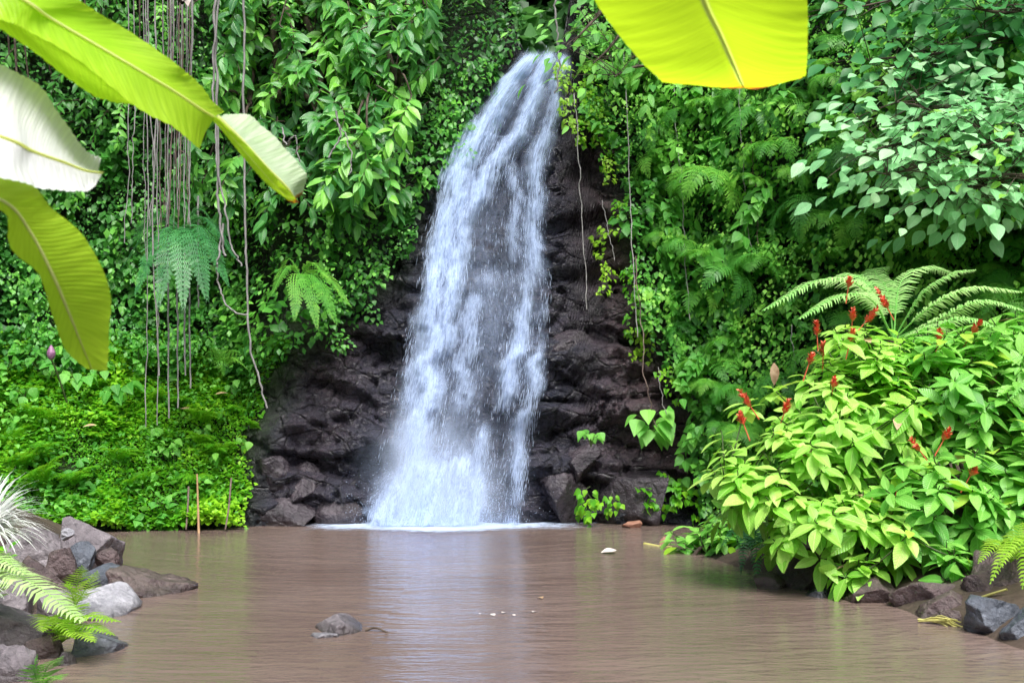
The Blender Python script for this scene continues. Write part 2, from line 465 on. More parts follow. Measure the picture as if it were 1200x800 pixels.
def soft_white(name, scale, maxa, stretch=(1, 1, 1), bias=0.45, gain=3.0):
    k = NT(name)
    n = k.noise(k.mapv(k.pos(), stretch), scale, 5.0, 0.65)
    a = k.math('MULTIPLY', k.math('SUBTRACT', k.math('ADD', n, k.math('MULTIPLY', k.attr('tint'), 0.7)), bias + 0.3), gain, clamp=True)
    a = k.math('MULTIPLY', k.math('MULTIPLY', a, k.math('MULTIPLY', k.attr('tint'), 2.0, clamp=True)), maxa)
    b = k.n('ShaderNodeBsdfDiffuse', Color=(0.64, 0.77, 1.0))
    mx = k.n('ShaderNodeMixShader'); k.set(mx, 'i0', a); k.set(mx, 'i1', k.n('ShaderNodeBsdfTransparent')); k.set(mx, 'i2', b)
    return k.surf(mx)


M['foam'] = soft_white('foam', 6.0, 0.65, (1, 1.6, 1), 0.34, 2.2)
M['mist'] = soft_white('spray_mist', 2.2, 0.30, (1, 1, 0.6), 0.25, 1.3)
k_ = NT('water_drop')
_b = k_.n('ShaderNodeBsdfDiffuse', Color=(0.64, 0.77, 1.0)); _t = k_.n('ShaderNodeBsdfTranslucent', Color=(0.64, 0.77, 1.0))
_m = k_.n('ShaderNodeMixShader', i0=0.4); k_.set(_m, 'i1', _b); k_.set(_m, 'i2', _t)
_x = k_.n('ShaderNodeMixShader', i0=0.42); k_.set(_x, 'i1', _m); k_.set(_x, 'i2', k_.n('ShaderNodeBsdfTransparent'))
M['drop'] = k_.surf(_x)

# ------------------------------------------------------------------ cliff surface  y = C(x, z)
_PYL = [0, 65, 130, 200, 260, 330, 380, 440, 540, 640]
_PXL = [625, 606, 560, 522, 500, 470, 412, 345, 304, 288]
_PYR = [0, 60, 110, 200, 300, 340, 420, 460, 520, 640]
_PXR = [668, 668, 688, 722, 728, 742, 768, 798, 822, 832]


def rock_l(py): return np.interp(py, _PYL, _PXL)
def rock_r(py): return np.interp(py, _PYR, _PXR)


def Cs(x, z):
    x = np.asarray(x, float); z = np.asarray(z, float)
    b = np.interp(x, [-16, -9, -6.5, -5, -3.6, -2.6, 2.2, 3.2, 4.5, 6.5, 9, 16], [9, 12, 13.2, 13.6, 13.9, 14.45, 14.5, 14.2, 13.3, 11.7, 9.6, 4.5])
    wl = sstep(-2.7, -3.9, x); wr = sstep(1.9, 3.6, x)
    lc = np.interp(z, [-1, 0, 3.2, 3.45, 6.7, 9, 14], [-0.25, 0, 0.62, 0.85, 1.95, 2.9, 4.6])
    ll = np.interp(z, [-1, 0, 2.1, 3.2, 5.5, 8, 14], [-0.9, 0, 1.9, 2.35, 2.3, 2.5, 4.5])
    lr = np.interp(z, [-1, 0, 5, 8, 14], [-0.3, 0, 0.75, 1.5, 4.5])
    wc = 1 - wl - wr
    y = b + wc * lc + wl * ll + wr * lr
    # stepped ledge beside the fall, and a slight hollow above the pool
    y = y - 0.22 * sstep(0.2, 0.7, x) * sstep(2.1, 1.5, x) * sstep(4.45, 4.35, z) * sstep(3.3, 3.6, z)
    y = y - 0.20 * sstep(-0.3, 0.2, x) * sstep(2.4, 1.6, x) * sstep(2.35, 2.25, z) * sstep(1.1, 1.5, z)
    return y


def Cfull(x, z):
    y = Cs(x, z)
    px = 600 + x * F / y; py = HZ - (z - CH) * F / y
    inside = sstep(-40, 30, px - rock_l(py)) * sstep(-40, 30, rock_r(py) - px)
    f1, f2, cid = worley(x * 0.62 + 0.5 * fbm(x, z, 0, 5), y * 0.5, z * 1.7 + 0.5 * fbm(x, z, 3, 6) + 0.12 * x, 3)
    blk = (cid - 0.5) * 0.30 + 0.07 * np.exp(-((f2 - f1) / 0.06) ** 2)
    g1, g2, gid = worley(x * 2.1 + 0.3 * fbm(x * 2, z * 2, 0, 8), y * 2.5, z * 4.2, 23)
    blk2 = (gid - 0.5) * 0.15 + 0.06 * np.exp(-((g2 - g1) / 0.09) ** 2)
    fine = fbm(x * 2.2, y * 2.2, z * 2.6, 41, 6) * 0.26
    zz = z * 1.25 + 1.1 * fbm(x * 0.35, y * 0.3, z * 0.25, 131, 3) + 0.10 * x
    zf = zz - np.floor(zz); zh = zz * 2.7 + 0.8 * fbm(x * 0.9, 0, z * 0.4, 133, 2); zhf = zh - np.floor(zh)
    lay = -0.26 * (zf * sstep(1.0, 0.93, zf) - 0.45) - 0.09 * (zhf * sstep(1.0, 0.9, zhf) - 0.45)
    infall = sstep(0.25, -0.35, np.abs(px - 555) / 130 - 0.6)
    return y + (blk * (1 - 0.55 * infall) + blk2 + fine + lay * (1 - 0.5 * infall)) * (0.35 + 0.65 * inside), inside, px, py


def cliff_hit(px, py):
    """where a sight line through the picture meets the smooth cliff"""
    px = np.asarray(px, float); py = np.asarray(py, float)
    Y = np.full(px.shape, 14.5)
    for _ in range(14):
        x = (px - 600) * Y / F; z = CH + (HZ - py) * Y / F
        Y = 0.4 * Y + 0.6 * Cs(x, z)
    return np.stack([(px - 600) * Y / F, Y, CH + (HZ - py) * Y / F], -1)


def cliff_nrm(P, e=0.15):
    dx = (Cs(P[:, 0] + e, P[:, 2]) - Cs(P[:, 0] - e, P[:, 2])) / (2 * e)
    dz = (Cs(P[:, 0], P[:, 2] + e) - Cs(P[:, 0], P[:, 2] - e)) / (2 * e)
    return unit(np.stack([dx, -np.ones(len(P)), dz], -1))


def build_cliff():
    xs = np.concatenate([np.arange(-16, -4, 0.14), np.arange(-4, 3.6, 0.035), np.arange(3.6, 16, 0.14)])
    ns, nb = 250, 40
    ztop = 10.4 - 3.6 * np.exp(-np.abs((xs - 0.42) / 0.62) ** 4)
    s = np.linspace(0, 1, ns)
    Z = -0.7 + (ztop[None, :] + 0.7) * s[:, None]
    X = np.broadcast_to(xs, Z.shape)
    Y, ins, px, py = Cfull(X, Z)
    t = np.linspace(0, 1, nb + 1)[1:]
    Zb = ztop[None, :] + (t[:, None] ** 1.2) * (18 - ztop[None, :]) + fbm(np.broadcast_to(xs, (nb, len(xs))), t[:, None] * 6, 0, 77) * 0.6 * t[:, None]
    Yb = Y[-1][None, :] + t[:, None] * 16
    Zb = Zb - 1.6 * np.exp(-((xs[None, :] - 0.42) / 0.9) ** 2) * np.exp(-t[:, None] * 5) * t[:, None] * 2
    Xb = np.broadcast_to(xs, Zb.shape)
    Xa = np.concatenate([X, Xb]); Ya = np.concatenate([Y, Yb]); Za = np.concatenate([Z, Zb])
    veg = np.concatenate([1 - ins, np.ones_like(Zb)])
    pxa = np.concatenate([px, np.full_like(Zb, 600)]); pya = np.concatenate([py, np.full_like(Zb, 0)])
    c = np.interp(pya, [60, 200, 330, 480, 615], [640, 580, 560, 545, 520]); hw = np.interp(pya, [60, 200, 330, 480, 615], [45, 85, 110, 150, 190])
    wet = sstep(1.7, 0.6, np.abs(pxa - c) / hw)
    wet = np.maximum(wet, sstep(0.9, 0.1, Za))
    wet = np.maximum(wet, 0.75 * sstep(520, 470, pxa) * sstep(330, 470, pya))
    h, w = Xa.shape
    idx = np.arange(h * w).reshape(h, w)
    q = np.stack([idx[:-1, :-1], idx[:-1, 1:], idx[1:, 1:], idx[1:, :-1]], -1).reshape(-1, 4)
    g = G(); g.add(np.stack([Xa, Ya, Za], -1), q, veg.ravel(), 0, np.stack([wet.ravel(), np.zeros(wet.size)], -1))
    o = g.build('cliff', M['cliff'])
    tag(o, 'dark purplish wet rock cliff behind the waterfall', None, None, 'structure')


build_cliff()

# ------------------------------------------------------------------ ground sheet with the pool basin, and the pool
def shore_l(y): return np.interp(y, [3, 6, 6.8, 8, 9, 10, 12, 13.6, 15], [-1.8, -2.55, -2.5, -2.75, -2.9, -3.7, -4.6, -5.2, -5.4])
def shore_r(y): return np.interp(y, [3, 6, 7.5, 8.8, 9.7, 11, 12.5, 14, 15], [3.6, 3.4, 3.15, 2.75, 2.3, 2.05, 2.1, 2.6, 2.8])


def build_ground():
    xs = np.concatenate([np.linspace(-120, -12, 14), np.arange(-11.5, 11.6, 0.22), np.linspace(12, 120, 14)])
    ys = np.concatenate([np.linspace(-120, -3, 14), np.arange(-2.5, 18, 0.22), np.linspace(18.5, 120, 14)])
    X, Y = np.meshgrid(xs, ys)
    d = np.maximum(np.maximum(shore_l(Y) - X, X - shore_r(Y)), (4.4 - Y) * 0.8)
    z = np.where(d < 0, np.maximum(-0.55, d * 0.8), np.minimum(d * 0.42, 0.75 + 0.05 * np.clip(d, 0, 6)))
    z = np.where((X < 0) & (d > 0) & (Y < 11), np.maximum(-0.05, (d - 0.75) * 0.35).clip(None, 0.8), z)
    z = np.where(Y < 4.4, np.minimum(z, 0.12 + 0.25 * np.clip(np.maximum(shore_l(np.maximum(Y, 3)) - X, X - shore_r(np.maximum(Y, 3))), 0, 2.5)), z)
    z = z + fbm(X * 0.9, Y * 0.9, 0, 91) * 0.12 * (np.abs(X) < 30)
    h, w = X.shape
    idx = np.arange(h * w).reshape(h, w)
    q = np.stack([idx[:-1, :-1], idx[:-1, 1:], idx[1:, 1:], idx[1:, :-1]], -1).reshape(-1, 4)
    g = G(); g.add(np.stack([X, Y, z], -1), q)
    tag(g.build('ground', M['ground']), 'muddy ground of the pool banks', None, None, 'structure')
    # water
    xs = np.linspace(-7.5, 6.5, 40); ys = np.linspace(3.4, 17, 40)
    X, Y = np.meshgrid(xs, ys); h, w = X.shape
    idx = np.arange(h * w).reshape(h, w)
    q = np.stack([idx[:-1, :-1], idx[:-1, 1:], idx[1:, 1:], idx[1:, :-1]], -1).reshape(-1, 4)
    g = G(); g.add(np.stack([X, Y, np.zeros_like(X)], -1), q)
    tag(g.build('water', M['water']), 'brown rippled pool of water below the waterfall', None, None, 'structure')


build_ground()


def bank_z(x, y):
    d = max(float(shore_l(y)) - x, x - float(shore_r(y)))
    return min(d * 0.42, 0.75 + 0.05 * max(0, min(d, 6))) if d > 0 else max(-0.55, d * 0.8)


# ------------------------------------------------------------------ waterfall
_EL = ([62, 75, 125, 190, 280, 370, 450, 530, 614], [616, 604, 552, 524, 500, 486, 466, 448, 428])
_ER = ([62, 75, 125, 190, 280, 330, 420, 500, 614], [664, 668, 660, 644, 636, 644, 639, 626, 612])
STREAMS = [
    ([(622, 66), (600, 100), (580, 135), (560, 165), (546, 195), (530, 240), (516, 290), (508, 340), (507, 400), (503, 450), (494, 510), (482, 560), (470, 614)], 17, 1.0),
    ([(560, 140), (540, 175), (528, 210), (518, 250)], 16, 0.75),
    ([(642, 64), (630, 110), (610, 155), (585, 190), (562, 222), (545, 255), (536, 300), (528, 350), (520, 410)], 13, 0.85),
    ([(660, 66), (650, 130), (634, 175), (628, 220), (625, 270), (622, 325)], 11, 0.62),
    ([(600, 190), (604, 240), (600, 300)], 8, 0.4),
    ([(622, 328), (612, 380), (601, 425), (588, 470)], 11, 0.75),
    ([(558, 345), (549, 385), (545, 430), (540, 480)], 14, 0.5),
    ([(642, 330), (636, 400), (624, 460), (613, 510), (605, 560), (600, 614)], 10, 0.6),
    ([(572, 500), (560, 540), (552, 614)], 9, 0.65),
    ([(500, 350), (490, 420), (474, 480), (462, 530)], 15, 0.5),
    ([(505, 535), (470, 570), (447, 614)], 20, 1.1), ([(510, 540), (492, 614)], 22, 1.2), ([(545, 535), (530, 614)], 22, 0.95),
    ([(480, 560), (462, 614)], 18, 1.0),
]


def fall_density(px, py):
    d = np.zeros(np.shape(px))
    for pts, w, s in STREAMS:
        w = w * np.where(np.asarray(py) < 160, 0.78, 1.0)
        pts = np.array(pts, float)
        xc = np.interp(py, pts[:, 1], pts[:, 0])
        e = sstep(pts[0, 1] - 12, pts[0, 1] + 14, py) * sstep(pts[-1, 1] + 22, pts[-1, 1] - 12, py) if pts[-1, 1] < 610 else sstep(pts[0, 1] - 12, pts[0, 1] + 16, py)
        d = np.maximum(d, s * e * np.exp(-((px - xc) / w) ** 2)) + 0.12 * s * e * np.exp(-((px - xc) / w) ** 2)
    return np.clip(d, 0, 1.2)


def fall_point(u, v, off):
    py = 58 + v * (620 - 58)
    L = np.interp(py, *_EL) - 8; Rr = np.interp(py, *_ER) + 8
    px = L + (Rr - L) * u
    P = cliff_hit(px, np.minimum(py, 614))
    ray = P - np.array([0, 0, CH])
    back = (off / ray[..., 1])[..., None]
    P = P - ray * back
    return P, px, py


def smooth_rows(A, n):
    for _ in range(n):
        B = A.copy(); B[1:-1] = (A[:-2] + 2 * A[1:-1] + A[2:]) / 4; A = B
    return A


def build_fall():
    root = empty('waterfall', W(525, 614, 14.2))
    tag(root, 'white cascade of falling water streaming down the dark rock cliff into the pool', 'waterfall')
    base = np.array([root.location.x, root.location.y, root.location.z])
    for name, off, mat in (('water_sheet', 0.14, 'fall_a'), ('water_veil', 0.26, 'fall_b')):
        nu, nv = 70, 220
        u, v = np.meshgrid(np.linspace(0, 1, nu), np.linspace(0, 1, nv))
        P, px, py = fall_point(u, v, off)
        P = smooth_rows(P, 10)
        d = fall_density(px + 10 * fbm(px * 0.0, py * 0.03, 0, 81, 3), py)
        rag = 0.11 + 0.17 * fbm(u * 3.0, v * 22, 0, 82, 4)
        veil = (0.02 + 0.20 * sstep(130, 270, py) + 0.20 * sstep(310, 330, py)) * (1 - 0.62 * sstep(400, 470, py) * sstep(545, 575, px)) * (0.85 + 0.7 * fbm(px * 0.02, py * 0.012, 0, 71, 3))
        lw = fbm(px * 0.03, 0.0, 0, 72, 3) * 30
        veil = veil + 0.30 * np.exp(-((py - 322 - lw) / 6.0) ** 2) * sstep(535, 570, px) * np.clip(0.6 + 1.5 * fbm(px * 0.06, 0.0, 3.0, 78, 2), 0, 1) + 0.25 * np.exp(-((py - 545 - lw * 1.5) / 10.0) ** 2) * sstep(600, 540, px) + 0.3 * np.exp(-((py - 205 - lw) / 6.0) ** 2) * sstep(500, 540, px)
        gap = np.exp(-((px - np.interp(py, [95, 150, 185], [622, 590, 570])) / 12) ** 2) * sstep(85, 110, py) * sstep(200, 170, py)
        edge = np.minimum(u, 1 - u)
        dens = np.maximum(d * 1.1, veil * 0.62 * (1 - 0.9 * gap)) * sstep(np.maximum(rag, 0.01) * 0.2, np.maximum(rag, 0.01) * 1.5, edge) * sstep(0.0, 0.02, v)
        P[..., 1] -= 0.20 * d + 0.05 * fbm(px * 0.03, py * 0.012, 0, 55)
        P[..., 2] = np.maximum(P[..., 2], -0.02)
        idx = np.arange(nu * nv).reshape(nv, nu)
        q = np.stack([idx[:-1, :-1], idx[:-1, 1:], idx[1:, 1:], idx[1:, :-1]], -1).reshape(-1, 4)
        g = G(); g.add(P, q, dens.ravel(), 0, np.stack([u.ravel(), v.ravel() * 1.2], -1))
        g.build(name, M[mat], root, None).matrix_parent_inverse = Matrix.Translation(-root.location)
    # strands: thin slivers of water
    N = 46000
    u = R.random(N); v = R.random(N) ** 0.9
    P, px, py = fall_point(u, v, 0.22)
    d = fall_density(px, py)
    cl = np.clip(0.5 + 1.3 * fbm(px * 0.10, py * 0.018, 0, 61), 0, 1.4)
    edge = np.minimum(u, 1 - u)
    keep = R.random(N) < np.clip((d * 0.75 + 0.015 + 0.11 * sstep(200, 350, py)) * cl, 0, 1) * sstep(0, 0.08, edge)
    u, v, P, px, py, d = u[keep], v[keep], P[keep], px[keep], py[keep], d[keep]
    L = R.uniform(0.04, 0.20, len(u)) * (0.6 + 0.6 * d)
    P2, _, _ = fall_point(u, np.minimum(v + L / 6.6, 1.0), 0.22)
    push = (0.16 * d + R.uniform(-0.04, 0.20, len(u)))
    P[:, 1] -= push; P2[:, 1] -= push
    P[:, 2] = np.maximum(P[:, 2], 0); P2[:, 2] = np.maximum(P2[:, 2], 0)
    wd = R.uniform(0.0012, 0.0036, len(u))[:, None]
    sx = np.array([1.0, 0, 0]); mid = (P + P2) / 2 + np.array([0, -0.01, 0])
    V = np.stack([P, mid - sx * wd, mid + sx * wd, P2], 1)
    q = np.arange(len(u) * 4).reshape(-1, 4)[:, [0, 1, 3, 2]]
    g = G(); g.add(V, q)
    g.build('water_strands', M['drop'], root).matrix_parent_inverse = Matrix.Translation(-root.location)
    # drops thrown out at the foot
    N = 5200
    px = R.normal(500, 48, N); py = 614 - np.abs(R.normal(0, 30, N)); px += (py - 614) * -0.15
    Y = 14.25 + R.normal(0, 0.18, N)
    P = W(px, py, Y).T if False else np.stack([(px - 600) * Y / F, Y, CH + (HZ - py) * Y / F], -1)
    keep = (P[:, 2] > 0.01) & (px > 405) & (px < 650); P = P[keep]
    s = R.uniform(0.003, 0.008, len(P))[:, None]
    a = unit(R.normal(0, 1, P.shape)); b = unit(np.cross(a, R.normal(0, 1, P.shape)))
    V = np.stack([P - a * s, P - b * s, P + a * s, P + b * s], 1)
    g = G(); g.add(V, np.arange(len(P) * 4).reshape(-1, 4))
    g.build('spray', M['drop'], root).matrix_parent_inverse = Matrix.Translation(-root.location)
    # soft mist curtains at the foot
    g = G()
    for off, x0, x1, y0 in ((0.32, 400, 650, 440), (0.55, 412, 630, 520), (0.42, 430, 560, 400)):
        nu, nv = 40, 24
        u, v = np.meshgrid(np.linspace(0, 1, nu), np.linspace(0, 1, nv))
        px = x0 + (x1 - x0) * u; py = y0 + (616 - y0) * v
        Y = 14.45 - off + 0.10 * np.sin(u * 9 + off * 20)
        P = np.stack([(px - 600) * Y / F, Y, np.maximum(CH + (HZ - py) * Y / F, 0.0)], -1)
        tn = sstep(0, 0.35, u) * sstep(1, 0.45, u) * sstep(0, 0.7, v)
        idx = np.arange(nu * nv).reshape(nv, nu)
        g.add(P, np.stack([idx[:-1, :-1], idx[:-1, 1:], idx[1:, 1:], idx[1:, :-1]], -1).reshape(-1, 4), tn.ravel())
    g.build('mist', M['mist'], root).matrix_parent_inverse = Matrix.Translation(-root.location)
    # foam line where the water lands
    nu, nv = 90, 14
    u, v = np.meshgrid(np.linspace(0, 1, nu), np.linspace(0, 1, nv))
    X = -3.0 + 4.8 * u; Yf = 14.75 - 1.5 * v - 0.06 * np.sin(u * 17) - 0.25 * np.exp(-((u - 0.42) / 0.16) ** 2) * v
    tn = sstep(0, 0.18, u) * sstep(1, 0.6, u) * sstep(1.0, 0.35, v) * (0.7 + 0.6 * np.exp(-((u - 0.42) / 0.2) ** 2))
    idx = np.arange(nu * nv).reshape(nv, nu)
    g = G(); g.add(np.stack([X, Yf, np.full_like(X, 0.012)], -1), np.stack([idx[:-1, :-1], idx[:-1, 1:], idx[1:, 1:], idx[1:, :-1]], -1).reshape(-1, 4), tn.ravel())
    g.build('foam', M['foam'], root).matrix_parent_inverse = Matrix.Translation(-root.location)


build_fall()


# ------------------------------------------------------------------ leaf templates and scattering
def tmpl(seg, wid, fold=0.12, droop=0.18, kind='oval'):
    t = np.linspace(0, 1, seg + 1)
    if kind == 'oval':
        w = np.sin(PI * np.clip(t, 0.015, 0.985) ** 0.85) ** 0.85
    elif kind == 'heart':
        w = np.interp(t, [0, 0.1, 0.28, 0.5, 0.75, 0.9, 1.0], [0.30, 0.85, 1.0, 0.80, 0.42, 0.16, 0.015])
    elif kind == 'obov':
        w = np.sin(PI * np.clip(t, 0.02, 0.985) ** 1.35) ** 0.75
    elif kind == 'blade':
        w = np.clip(np.minimum(t * 8, (1 - t) * 1.2), 0.02, 1)
    w = w * wid
    z = -droop * t ** 2
    V, U = [], []
    for i in range(seg + 1):
        for sx in (-1, 0, 1):
            V.append((sx * w[i], t[i], z[i] + (fold * w[i] if sx else 0)))
            U.append((sx * w[i] / wid, t[i]))
    Q = []
    for i in range(seg):
        a = i * 3
        Q += [(a, a + 1, a + 4, a + 3), (a + 1, a + 2, a + 5, a + 4)]
    return np.array(V), np.array(Q), np.array(U)


def scatter(g, T, P, D, N, S, tint, m=0):
    V, Q, U = T
    P = np.asarray(P, float); n = len(P)
    if n == 0:
        return
    D = unit(D); X = unit(np.cross(D, N)); N2 = np.cross(X, D)
    S = np.broadcast_to(np.asarray(S, float), (n,))[:, None, None]
    Vw = P[:, None] + S * (V[None, :, :1] * X[:, None] + V[None, :, 1:2] * D[:, None] + V[None, :, 2:] * N2[:, None])
    Qw = (Q[None] + (np.arange(n) * len(V))[:, None, None]).reshape(-1, 4)
    tw = np.repeat(np.broadcast_to(np.asarray(tint, float), (n,)), len(V))
    g.add(Vw.reshape(-1, 3), Qw, tw, m, np.tile(U, (n, 1)))


def tube(g, pts, r0, r1=None, ns=6, m=0, t=0.5, wob=0.0):
    pts = np.asarray(pts, float); n = len(pts)
    r = np.linspace(r0, r1 if r1 is not None else r0, n)
    T = unit(np.gradient(pts, axis=0))
    ref = np.array([0, 0, 1.0]) if abs(T[:, 2]).mean() < 0.8 else np.array([0, 1.0, 0])
    A = unit(np.cross(T, ref)); B = np.cross(T, A)
    a = np.linspace(0, 2 * PI, ns, endpoint=False)
    rr = r[:, None] * (1 + wob * R.normal(0, 1, (n, ns)))
    V = pts[:, None] + rr[..., None] * (np.cos(a)[None, :, None] * A[:, None] + np.sin(a)[None, :, None] * B[:, None])
    idx = np.arange(n * ns).reshape(n, ns); nx = np.roll(idx, -1, 1)
    q = np.stack([idx[:-1], nx[:-1], nx[1:], idx[1:]], -1).reshape(-1, 4)
    g.add(V, q, t, m)


def spline(pts, n):
    pts = np.asarray(pts, float)
    P = np.vstack([2 * pts[0] - pts[1], pts, 2 * pts[-1] - pts[-2]])
    out = []
    ts = np.linspace(0, len(pts) - 1, n)
    for t in ts:
        i = min(int(t), len(pts) - 2); f = t - i
        a, b, c, d = P[i], P[i + 1], P[i + 2], P[i + 3]
        out.append(0.5 * (2 * b + (c - a) * f + (2 * a - 5 * b + 4 * c - d) * f * f + (3 * b - a - 3 * c + d) * f ** 3))
    return np.array(out)


def frond(g, path, width, npin, up=(0, 0, 1), droop=0.35, pinw=0.62, sub=0, fwd=0.35, start=0.12, m=0, ms=None, t0=0.5, rr=0.006, base_w=0.55, taper=0.8):
    """one fern frond along a path: rachis with pinnae on both sides (each pinna a blade, or itself pinnate when sub > 0)"""
    path = spline(path, 40)
    seg = np.linalg.norm(np.diff(path, axis=0), axis=1); s = np.concatenate([[0], np.cumsum(seg)]); L = s[-1]
    def at(q):
        return np.array([np.interp(q * L, s, path[:, c]) for c in range(3)]).T
    up = np.asarray(up, float)
    tube(g, at(np.linspace(0, 1, 14)), rr, rr * 0.3, 4, m if ms is None else ms, t0 * 0.6)
    tt = np.linspace(start, 0.985, npin)
    P = at(tt); T = unit(at(np.minimum(tt + 0.02, 1)) - at(tt - 0.02))
    S = unit(np.cross(T, np.broadcast_to(up, T.shape))); N = np.cross(S, T)
    q = (tt - start) / (1 - start)
    w = width * (base_w + (1 - base_w) * np.clip(q / 0.25, 0, 1)) * np.clip((1 - q) ** taper * 1.25, 0.04, 1)
    sp = L * (1 - start) / npin
    for sg in (-1, 1):
        jit = R.normal(0, 0.06, (npin, 3))
        d0 = unit(sg * S + T * fwd + jit + N * 0.05)
        d1 = unit(sg * S + T * (fwd + 0.25) + jit - np.array([0, 0, droop]) * 1.6)
        p1 = P + d0 * (w * 0.5)[:, None]; p2 = p1 + d1 * (w * 0.5)[:, None]
        tint = np.clip(t0 + R.normal(0, 0.10, npin), 0, 1)
        if sub == 0:
            hw = (sp * pinw * 0.5)
            Th = T * hw
            V = np.stack([P - Th * 0.8, P + Th * 0.8, p1 - Th, p1 + Th * 0.9, p2 + T * hw * 0.1, p2 + T * hw * 0.35], 1)
            Qd = np.array([(0, 1, 3, 2), (2, 3, 5, 4)])
            Qw = (Qd[None] + (np.arange(npin) * 6)[:, None, None]).reshape(-1, 4)
            g.add(V.reshape(-1, 3), Qw, np.repeat(tint, 6), m)
        else:
            f = np.linspace(0.06, 1, sub)
            A = np.where((f < 0.5)[None, :, None], P[:, None] + (p1 - P)[:, None] * (f / 0.5)[None, :, None], p1[:, None] + (p2 - p1)[:, None] * ((f - 0.5) / 0.5)[None, :, None])
            dd = unit(p2 - P)
            hl = sp * pinw * (1 - 0.75 * f ** 1.5)
            wdt = (w[:, None] / sub * 0.42)[..., None]
            for s2 in (-1, 1):
                tip = A + (s2 * T[:, None] * 0.95 + dd[:, None] * 0.45 - np.array([0, 0, 0.12])) * hl[None, :, None]
                V = np.stack([A - dd[:, None] * wdt, A + dd[:, None] * wdt, tip + dd[:, None] * wdt * 0.5, tip - dd[:, None] * wdt * 0.35], 2)
                k = V.reshape(-1, 3)
                g.add(k, np.arange(len(k)).reshape(-1, 4), np.repeat(np.repeat(tint, sub), 4), m)


def fan_of(n, L, a0=70, a1=-50, spread=2 * PI, az0=0, jitter=0.25):
    """paths of n arching fronds from one crown at the origin"""
    out = []
    for i in range(n):
        az = az0 + spread * (i + 0.5) / n + R.normal(0, jitter)
        l = L * R.uniform(0.75, 1.1); e0 = math.radians(a0 + R.normal(0, 8)); e1 = math.radians(a1 + R.normal(0, 10))
        p = np.zeros(3); pts = [p.copy()]
        for j in range(6):
            e = e0 + (e1 - e0) * (j / 5) ** 0.8
            p = p + (l / 6) * np.array([math.cos(e) * math.cos(az), math.cos(e) * math.sin(az), math.sin(e)])
            pts.append(p.copy())
        out.append(np.array(pts))
    return out


T_small = tmpl(2, 0.36, 0.15, 0.15)
T_oval = tmpl(4, 0.22, 0.25, 0.28)
T_broad = tmpl(5, 0.24, 0.22, 0.22)
T_heart = tmpl(7, 0.42, 0.18, 0.22, 'heart')
T_obov = tmpl(8, 0.38, 0.16, 0.18, 'obov')

# ------------------------------------------------------------------ creepers that clothe the rock walls (beyond counting)
def wall_cover(name, label, n, sel, mats, size, bulge, seed, tmp=T_small, down=0.9, cat='creepers', tb=0.42, lift=0.15):
    P, D, N, S, T = [], [], [], [], []
    px, py = sel(n)
    C = cliff_hit(px, py); nr = cliff_nrm(C)
    cl = fbm(px * 0.016, py * 0.016, 0, seed, 3); c2 = fbm(px * 0.05, py * 0.05, 0, seed + 5, 2)
    fade = np.clip((330 - px) / 90, 0.25, 1) if sel is sel_bank else 1.0
    out = lift + fade * bulge * np.clip(0.5 + cl * 1.1 + c2 * 0.4, 0, 1.5) * R.uniform(0.35, 1.0, n)
    P = C + nr * out[:, None]
    P[:, 2] = np.maximum(P[:, 2], 0.03)
    D = unit(nr * R.uniform(0.3, 1.0, (n, 1)) + np.array([0, 0, -1.0]) * down * R.uniform(0.3, 1.3, (n, 1)) + R.normal(0, 0.45, (n, 3)))
    Nn = unit(nr * 0.8 + np.array([0, 0, 0.9]) + R.normal(0, 0.35, (n, 3)))
    g = G()
    scatter(g, tmp, P, D, Nn, R.uniform(size[0], size[1], n) * np.clip(0.95 + 1.1 * fbm(px * 0.022 + 9, py * 0.022, 0, seed + 9, 2), 0.5, 1.8), np.clip(tb - 0.55 * np.exp(-((px - 590) / 90) ** 2) * sstep(190, 60, py) + cl * 0.75 + c2 * 0.35 + R.normal(0, 0.13, n), 0, 1))  # tint darkens recessed clumps and the gully above the lip: painted shade
    o = g.build(name, mats)
    return tag(o, label, cat, None, 'stuff')


def sel_right(n):
    px = R.uniform(640, 1420, n * 2); py = R.uniform(-260, 640, n * 2)
    wob = 26 * fbm(py * 0.02, px * 0.0, 0, 201, 3)
    ok = (px > rock_r(py) + wob) & ~((py > 440) & (px < 815) & (R.random(n * 2) < 0.55))
    i = np.where(ok)[0][:n]
    while len(i) < n: i = np.concatenate([i, i])[:n]
    return px[i], py[i]


def sel_leftwall(n):
    px = R.uniform(-320, 640, n * 3); py = R.uniform(-260, 450, n * 3)
    wob = 26 * fbm(py * 0.02, 0, 0, 203, 3)
    ok = px < rock_l(py) - 6 + wob
    i = np.where(ok)[0][:n]
    return px[i], py[i]


def sel_bank(n):
    px = R.uniform(-250, 345, n * 3); py = R.uniform(395, 622, n * 3)
    lim = np.interp(py, [395, 440, 500, 560, 622], [335, 318, 296, 285, 272]) + 22 * fbm(py * 0.025, 3.3, 0, 207, 3)
    ok = px < lim - R.exponential(16, n * 3) + 8
    i = np.where(ok)[0][:n]
    return px[i], py[i]


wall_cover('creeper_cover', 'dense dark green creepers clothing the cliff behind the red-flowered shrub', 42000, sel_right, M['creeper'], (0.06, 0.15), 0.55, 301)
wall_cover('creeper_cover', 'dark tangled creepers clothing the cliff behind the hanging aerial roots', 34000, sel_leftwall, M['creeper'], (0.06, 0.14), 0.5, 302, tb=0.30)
wall_cover('ground_cover', 'small-leaved bright green ground cover carpeting the sloping bank by the pool', 60000, sel_bank, M['ground_leaf'], (0.035, 0.090), 0.30, 303, down=0.5, cat='ground cover', tb=0.5, lift=0.03)


